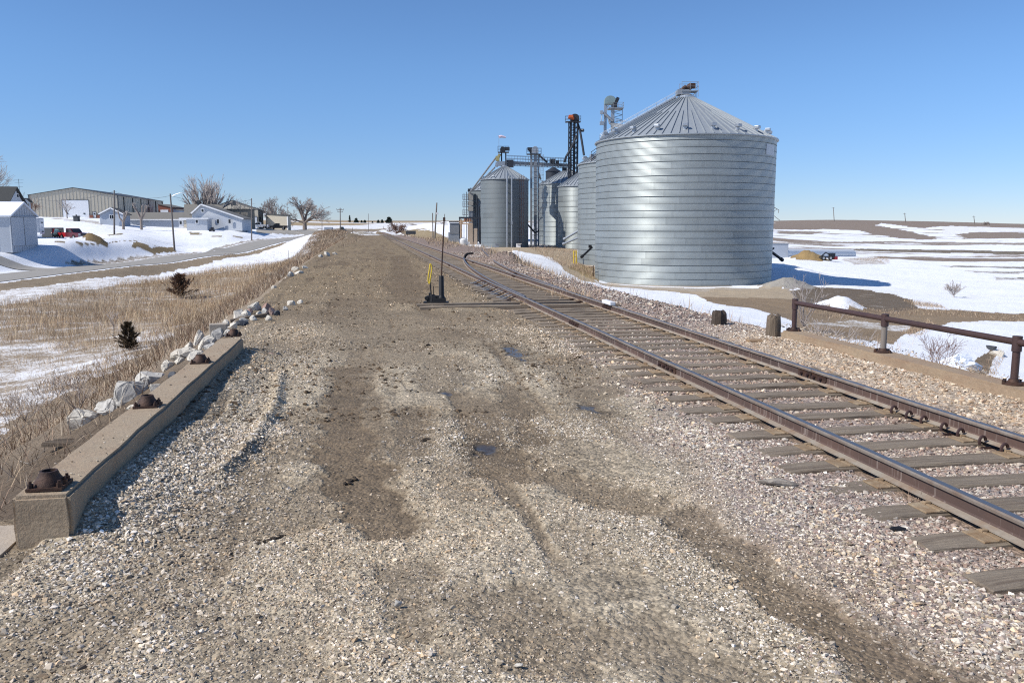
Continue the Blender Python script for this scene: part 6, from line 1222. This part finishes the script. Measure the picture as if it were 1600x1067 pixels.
def segmesh(name, segs, m, parent, n=4, rmin=.0):
    A = np.array([s[0] for s in segs]); B = np.array([s[1] for s in segs]); ra = np.maximum([s[2] for s in segs], rmin); rb = np.maximum([s[3] for s in segs], rmin)
    D = B - A; D /= np.linalg.norm(D, axis=1)[:, None] + 1e-9; ref = np.where(np.abs(D[:, 2:3]) < .9, [[0, 0, 1.]], [[1., 0, 0]]); X = np.cross(D, ref); X /= np.linalg.norm(X, axis=1)[:, None]; Y = np.cross(X, D); V = []
    for P, r in ((A, ra), (B, rb)):
        for k in range(n): t = 2 * math.pi * k / n; V.append(P + (X * math.cos(t) + Y * math.sin(t)) * r[:, None])
    V = np.stack(V, 1); N = len(segs); f = np.array([(k, (k + 1) % n, n + (k + 1) % n, n + k) for k in range(n)]); Q = (f[None] + (np.arange(N) * 2 * n)[:, None, None]).reshape(-1, 4)
    return npmesh(name, V.reshape(-1, 3), Q, m, None, parent, True)
def tree(name, label, p, H, n_main, spread, levels, r0, seed, mt='bark', mc='twig', cat='tree', rmin=.012, group=None, **kw):
    rn = random.Random(seed); o = thing(name, label, cat, tuple(p), 0, group); s = grow(rn, (0, 0, 0), H, n_main, spread, levels, r0, **kw)
    zt = max(q[1][2] for q in s); k = H / zt; s = [(a * k, b * k, c, d, l) for a, b, c, d, l in s]
    tr_ = [q for q in s if q[4] <= 1]; cr = [q for q in s if q[4] > 1]
    segmesh('trunk', tr_, M[mt], o, 7); 
    if cr: segmesh('crown', cr, M[mc], o, 3, rmin)
    return o
def TH_(pyb, pyt, Y): return (pyb - pyt) / 1303 * Y * 1.0
def gp(px, Y): return gat(px, Y)
def tt(name, label, px, pyt, Y, *a, **k):
    p = gp(px, Y); z = Zat(px, pyt, Y); return tree(name, label, p, max(.4, z - p[2]), *a, **k)
tt('bare_tree', 'large bare tree with dense ascending stems behind the white gabled house', 325, 267, 172 * K, 30, .66, 3, .42, 1, rmin=.026, split=.06, up=.35, kids_=(7, 9), ml=.85, kl=(.25, .42), ka=(.2, .5), t0=.25)
tt('bare_tree', 'rounded bare tree behind the low tan building', 427, 305, 212 * K, 12, 1.1, 4, .36, 2, rmin=.028, kids_=(5, 7), split=.22, ml=.62, kl=(.36, .55))
tt('bare_tree', 'wide spreading bare tree with a thick forked trunk beside the end of the road', 477, 305.5, 205 * K, 9, 1.25, 4, .60, 3, rmin=.028, kids_=(6, 7), split=.25, up=.12, ml=.66, kl=(.38, .58))
tt('bare_tree', 'tall bare tree cut by the left edge of the photo', -22, 222, 118 * K, 8, .8, 4, .40, 4, rmin=.022, kids_=(4, 6), split=.2)
tt('young_tree', 'young rounded bare tree at the left corner of the large tan building', 55, 306, 178 * K, 7, .45, 3, .14, 5, rmin=.028, kids_=(4, 6), split=.15, mc='twigr')
tt('young_tree', 'slim young bare tree in front of the white overhead door', 107.5, 305, 180 * K, 6, .55, 3, .13, 6, rmin=.024, kids_=(4, 5), split=.25)
tt('bare_tree', 'slim bare tree in front of the tan gabled building', 377, 303, 176 * K, 6, .4, 3, .12, 7, rmin=.022, kids_=(3, 5), split=.2)
def knob(label, px, pyt, Y, seed, n):
    rn = random.Random(seed); p = gp(px, Y); H = Zat(px, pyt, Y) - p[2]; o = thing('pollarded_tree', label, 'tree', tuple(p)); s = [(np.array([0, 0, -.3]), np.array([.05, 0, H * .45]), .32, .26, 0)]; tw = []
    for k in range(n):
        a = rn.uniform(0, 6.28); L = H * rn.uniform(.4, .58); q = np.array([.05, 0, H * rn.uniform(.35, .45)]); e_ = q + np.array([math.cos(a) * L * .45, math.sin(a) * L * .45, L]); mid = (q + e_) / 2 + np.array([rn.gauss(0, .12), rn.gauss(0, .12), -.1]); s += [(q, mid, .2, .15, 1), (mid, e_, .15, .13, 1)]
        for j in range(7): b = e_ + np.array([rn.gauss(0, .35), rn.gauss(0, .35), rn.uniform(.0, .6)]); tw.append((e_, b, .05, .02, 2))
        s.append((e_ - (0, 0, .12), e_ + (0, 0, .12), .2, .17, 1))
    segmesh('trunk', s, M['bark'], o, 7); segmesh('crown', tw, M['twig'], o, 3)
knob('pollarded knobby tree at the right corner of the small grey shed', 194, 332, 140 * K, 1, 4); knob('two armed knobby cut tree in the snow before the long grey house', 222, 320, 146 * K, 2, 7)
# low far bushes and conifers on the horizon
for k, (px, pt, Y, lab) in enumerate([(620, 346, 235, 'bare rounded thicket right of the far track curve')]):
    for j in range(1): tt('thicket', lab, px, pt, Y, 26, 1.25, 3, .06, 31, rmin=.035, split=.02, cat='thicket', mt='twigr', mc='twigr', kids_=(3, 5))
def conifer(label, px, pyb, pyt, Y, wpx, seed, dens=700):
    rn = np.random.default_rng(seed); p = atY(px, pyb, Y); p[2] = min(p[2], gz(p[0], p[1]) + .1); H = (pyb - pyt) / 1303 * Y + .3; R = wpx / 2 / 1303 * Y; o = thing('conifer_tree', label, 'conifer', tuple(p)); MB().cyl((0, 0, -.3), (0, 0, H * .95), R * .12, .03, 6).build('trunk', M['bark'], o)
    h = rn.random(dens) ** .8; a = rn.uniform(0, 6.28, dens); r = R * (1 - h ** 1.6) * np.sqrt(rn.uniform(.1, 1, dens)) * rn.uniform(.75, 1.15, dens); c = np.stack([r * np.cos(a), r * np.sin(a), h * H], 1); s = R * .22
    V = (c[:, None] + rn.normal(0, s, (dens, 3, 3)) * (1, 1, .8)).reshape(-1, 3); npmesh('crown', V, np.arange(dens * 3).reshape(-1, 3), M['needlef'], None, o)
for k, (px, pb, pt, w, lab) in enumerate([(546.5, 346, 335.5, 4, 'narrow columnar dark conifer on the far horizon'), (556.5, 346, 340, 7.5, 'rounded dark conifer right of the narrow columnar one'), (565, 346, 343, 4, 'low dark conifer in the middle of the horizon row'), (570, 346, 342.5, 5, 'second low dark conifer of the horizon row'), (591, 346, 342, 5, 'small dark conifer left of the tallest horizon clump'), (597, 346, 341.5, 5, 'dark conifer beside the tallest horizon clump'), (608, 346, 338, 11, 'broad dark conifer clump above the far track curve'), (582, 346, 344, 3, 'tiny conifer alone between the horizon groups')]): conifer(lab, px, pb, pt, 900, w, k)
for k, (px, pt, Y, H_, lab) in enumerate([(1538, 347, 640, 0, 'far low grove on the hill crest near the right edge')]): tt('grove', lab, px, pt - 1, Y, 14, 1.3, 3, .1, 77, rmin=.12, split=.02, cat='grove')
# shrubs near the right side
tt('bare_shrub', 'rounded pale bare shrub alone in the snow field on the right', 1497, 437, 75, 11, 1.35, 3, .045, 12, rmin=.010, split=.14, cat='shrub', mt='twig', kids_=(5, 7), ml=.62, kl=(.4, .6), ka=(.3, .8), up=.8, t0=.2)
tt('bare_shrub', 'tall wispy bare shrub behind the left end of the pipe railing', 1262, 424, 33, 9, .6, 3, .03, 13, rmin=.006, split=.04, ml=.8, kl=(.25, .45), ka=(.3, .7), cat='shrub', kids_=(3, 5))
tt('bare_shrub', 'thin bare brush low behind the first railing post', 1292, 478, 27, 8, .9, 3, .02, 14, rmin=.005, split=.03, cat='shrub', kids_=(3, 4))
tt('bare_shrub', 'pinkish thin brush above the creek bank beyond the railing', 1478, 508, 27, 10, .8, 3, .02, 15, rmin=.005, split=.03, cat='shrub', mt='twigr', mc='twigr', kids_=(3, 4))
tt('bare_shrub', 'fine pale brush by the curb between the first two railing posts', 1335, 500, 24, 9, .9, 3, .015, 16, rmin=.005, split=.03, cat='shrub', kids_=(3, 4))
# left field: cedar, dead cedar, sapling, twiggy brush
def cedar(label, px, pyb, pyt, wpx, seed, m, n, name='cedar_bush'):
    g = ground(px, pyb); Y = g[1]; rn = np.random.default_rng(seed); H = (pyb - pyt) / F * (Y * cp + 5 * sp); R = wpx / 2 / F * Y; o = thing(name, label, 'cedar', tuple(g)); s = []; V = []
    s.append((np.array([0, 0, -.2]), np.array([0, 0, H * .9]), .05, .012, 0))
    for k in range(120):
        h = rn.uniform(.03, .95); a = rn.uniform(0, 6.28) if rn.random() < .85 else rn.normal(.6, .6); L = (.85 + .25 * math.sin(a * 2.3 + seed)) * rn.uniform(.6, 1.25) * R * (1.1 - h * .95) * rn.uniform(.35, 1.05); q = np.array([0, 0, h * H * .85]); e_ = q + np.array([math.cos(a) * L, math.sin(a) * L, L * rn.uniform(.25, 1.1)]); s.append((q, e_, .014, .005, 1))
        t = rn.random(n); c = q + (e_ - q) * t[:, None]; d = (e_ - q) / np.linalg.norm(e_ - q); sz = R * .10; b = d * sz * 1.5 + rn.normal(0, sz * .6, (n, 3)); w = rn.normal(0, sz * .22, (n, 3)); V.append(np.stack([c - w, c + w, c + b], 1))
    segmesh('trunk', s, M['bark'], o, 4); V = np.concatenate(V).reshape(-1, 3); npmesh('crown', V, np.arange(len(V)).reshape(-1, 3), m, None, o)
cedar('small dark brown green cedar bush in the snowy grass left of the riprap', 202, 547, 497, 50, 3, M['needle'], 60); cedar('rusty dead cedar far back in the reeds left of the embankment', 283, 466, 424, 62, 4, mat('rust_needles', (.22, .135, .085), .95, 0, .35, 4), 18, 'dead_cedar')
def at_g(name, label, px, pyb, pyt, *a, **k): g = ground(px, pyb); return tree(name, label, g, (pyb - pyt) / F * (g[1] + .5), *a, **k)
at_g('sapling', 'thin bare sapling standing left of the small cedar bush', 178, 524, 484, 4, .7, 3, .02, 21, rmin=.005, split=.45, cat='sapling', kids_=(2, 4))
at_g('bare_shrub', 'dark leaning twigs on the slope below the pale riprap', 122, 645, 560, 7, .8, 3, .012, 22, rmin=.003, split=.02, cat='shrub', kids_=(3, 4))
at_g('bare_shrub', 'tangle of fine twigs at the left edge of the dark soil', 40, 660, 600, 10, 1.1, 3, .01, 23, rmin=.003, split=.02, cat='shrub', kids_=(3, 4))
g = ground(132, 592)
# ------------------------------------------------------------------ dead grass and reeds (stuff)
def blades(name, x, y, h, w, lean, cols, curve=.25, ldir=None):
    n = len(x); z = hgt(x, y, False); a = RNG.uniform(0, 6.28, n) if ldir is None else ldir + RNG.normal(0, .7, n); ln = np.abs(RNG.normal(0, lean, n)) + lean * .3; f = RNG.uniform(0, 6.28, n)
    b = np.stack([x, y, z - .03], 1); s = np.stack([np.cos(f), np.sin(f), np.zeros(n)], 1) * (w / 2)[:, None]; d = np.stack([np.cos(a) * np.sin(ln), np.sin(a) * np.sin(ln), np.cos(ln)], 1) * h[:, None]
    mid = b + d * .55 + np.stack([np.zeros(n), np.zeros(n), h * curve * .25], 1); tip = b + d; tip[:, 2] -= h * curve * .15 * RNG.random(n)
    V = np.stack([b - s, b + s, mid + s * .75, mid - s * .75, tip], 1).reshape(-1, 3); i = np.arange(n) * 5
    T = np.concatenate([np.stack([i, i + 1, i + 2], 1), np.stack([i, i + 2, i + 3], 1), np.stack([i + 3, i + 2, i + 4], 1)])
    return tag(npmesh(name, V, T, M['blade'], np.repeat(cols, 5, 0)), kind='stuff')
GP = 1.5 * np.array([(.33, .255, .175), (.28, .205, .145), (.42, .34, .24), (.22, .155, .115), (.30, .215, .155), (.48, .40, .30)])
def gcols(n, tint=(1, 1, 1)): return GP[RNG.integers(0, len(GP), n)] * np.exp(RNG.normal(0, .18, n))[:, None] * np.array(tint)
n = 210000; x = RNG.uniform(-42, -3, n); y = 8 + 92 * RNG.random(n) ** 1.15; u, v = uv(x, y); eLl, _ = edges(v)
dn = fbm(x / 3.2, y / 2.0, 131); band = np.clip((y - 30) / 12, 0, 1); xr_ = -36 + 3 * (fbm(x / 4, y / 4, 76) - .5)
k = (u < eLl - 5.0) & (x > xr_) & (RNG.random(n) < np.clip((dn - .49 + .15 * band) * 4.2, .10, .85)); x, y, band = x[k], y[k], band[k]
n2 = 9000; x2 = RNG.uniform(-47, -33, n2); y2 = 30 + 130 * RNG.random(n2); u2, v2 = uv(x2, y2); k = (u2 < edges(v2)[0] - 5) & (RNG.random(n2) < np.clip((fbm(x2 / 2, y2 / 3, 135) - .5) * 4, .03, 1)); x, y, band = np.append(x, x2[k]), np.append(y, y2[k]), np.append(band, np.zeros(k.sum()))
blades('dead_reeds', x, y, (.26 + .40 * band) * RNG.uniform(.5, 1.35, len(x)) * (.6 + .8 * fbm(x / 3, y / 2, 139)), np.full(len(x), .007) + y * .00011, .38, gcols(len(x), (1.0, .97, .87)) * (.62 + .78 * fbm(x / 2.4, y / 1.3, 137))[:, None])
n = 70000; v = 9 + 170 * RNG.random(n) ** 1.5; eLl, _ = edges(v); u = eLl - .35 - .9 * np.clip((26 - v) / 8, 0, 1) - 6.5 * RNG.random(n); x, y = xy(u, v); k = RNG.random(n) < np.clip((fbm(x / 1.6, y / 1.6, 133) - .22) * 3, .05, 1) * np.clip((v - 10) / 9, .06, 1); x, y, v = x[k], y[k], v[k]
blades('slope_grass', x, y, RNG.uniform(.15, .5, len(x)) * (1 + .35 * np.clip((v - 30) / 40, 0, 1)), .010 + v * .00018, .7, gcols(len(x), (.74, .72, .70)), .4)
n = 40000; v = 16 + 150 * RNG.random(n) ** 1.3; _, eRr = edges(v); u = eRr + .5 + np.interp(v, [16, 30, 50, 70], [1.2, 2.0, 2.5, 4.5]) * RNG.normal(.5, .35, n); x, y = xy(u, v); k = RNG.random(n) < np.clip((fbm(x / 1.4, y / 2.5, 134) - .42) * 4, .01, 1) * np.interp(v, [16, 30, 40], [.12, .35, 1]); x, y, v = x[k], y[k], v[k]
blades('ditch_grass', x, y, RNG.uniform(.2, .65, len(x)), .010 + v * .00016, .35, gcols(len(x), (.95, .92, .88)))
gx_, gy_ = [], []
for poly, cnt in (([(905, 402), (932, 402), (932, 440), (905, 425), (885, 418)], 3000), ([(815, 383), (870, 384), (905, 392), (880, 420), (850, 402)], 4000), ([(660, 372), (700, 371), (722, 384), (700, 391), (670, 383)], 5000), ([(1255, 485), (1440, 480), (1600, 496), (1600, 503), (1430, 492), (1300, 500)], 2600), ([(1410, 470), (1470, 478), (1480, 482), (1430, 478)], 900), ([(1400, 520), (1450, 500), (1465, 510), (1430, 530)], 2500), ([(1280, 545), (1330, 540), (1440, 525), (1430, 535), (1330, 548)], 900), ([(1330, 405), (1385, 402), (1392, 412)], 700), ([(1520, 590), (1560, 545), (1570, 560), (1550, 592)], 900), ([(540, 374), (570, 368), (560, 378), (520, 392)], 3000), ([(350, 398), (372, 398), (372, 403), (350, 404)], 250)):
    P = gpoly(poly); a0, b0 = P.min(0), P.max(0); xx = RNG.uniform(a0[0], b0[0], cnt * 3); yy = RNG.uniform(a0[1], b0[1], cnt * 3); k = inpoly(xx, yy, P); gx_.append(xx[k][:cnt]); gy_.append(yy[k][:cnt])
x, y = np.concatenate(gx_), np.concatenate(gy_); r = np.hypot(x, y); blades('dry_grass', x, y, RNG.uniform(.12, .42, len(x)) * np.where((x > 15) & (r < 70), .6, 1), .007 + r * .00018, .45, gcols(len(x), (.82, .80, .78)))
# tufts by the switch and rail
a = onz(893, 458, .05); n = 260; x, y = a[0] + RNG.normal(0, .35, n), a[1] + RNG.normal(0, .6, n); blades('weed_tuft', x, y, RNG.uniform(.12, .38, n), np.full(n, .008), .7, gcols(n, (1.1, 1.05, 1.)))
a = onz(1428, 770, .03); n = 140; x, y = a[0] + RNG.normal(0, .10, n), a[1] + RNG.normal(0, .10, n); blades('weed_tuft', x, y, RNG.uniform(.05, .16, n), np.full(n, .004), 1.0, gcols(n, (.6, .55, .55)))
# snow capped boulders of the creek bank beyond the curb
for i, (px, py, w_, h_, m, lab) in enumerate([(1495, 571, 70, 42, 'snow', 'snow covered rock slab sloping to the creek beyond the railing'), (1520, 576, 50, 24, 'snow', 'snowy block with a dark underside at the creek bank'), (1558, 555, 30, 16, 'boulder', 'grey rock beside the dark hole in the snowy bank'), (1452, 578, 26, 16, 'boulderd', 'dark wet rock showing through the bank snow'), (1548, 548, 22, 14, 'boulderd', 'black hollow rock at the top of the creek bank')]):
    g = ground(px, py); d = g[1] * cp; clod('boulder', px, py, w_ / F * d, w_ / F * d * .9, h_ / F * d * 1.2, M[m], lab, 'boulder', 300 + i, .4, 14, 0, .03, 'creek bank rocks')
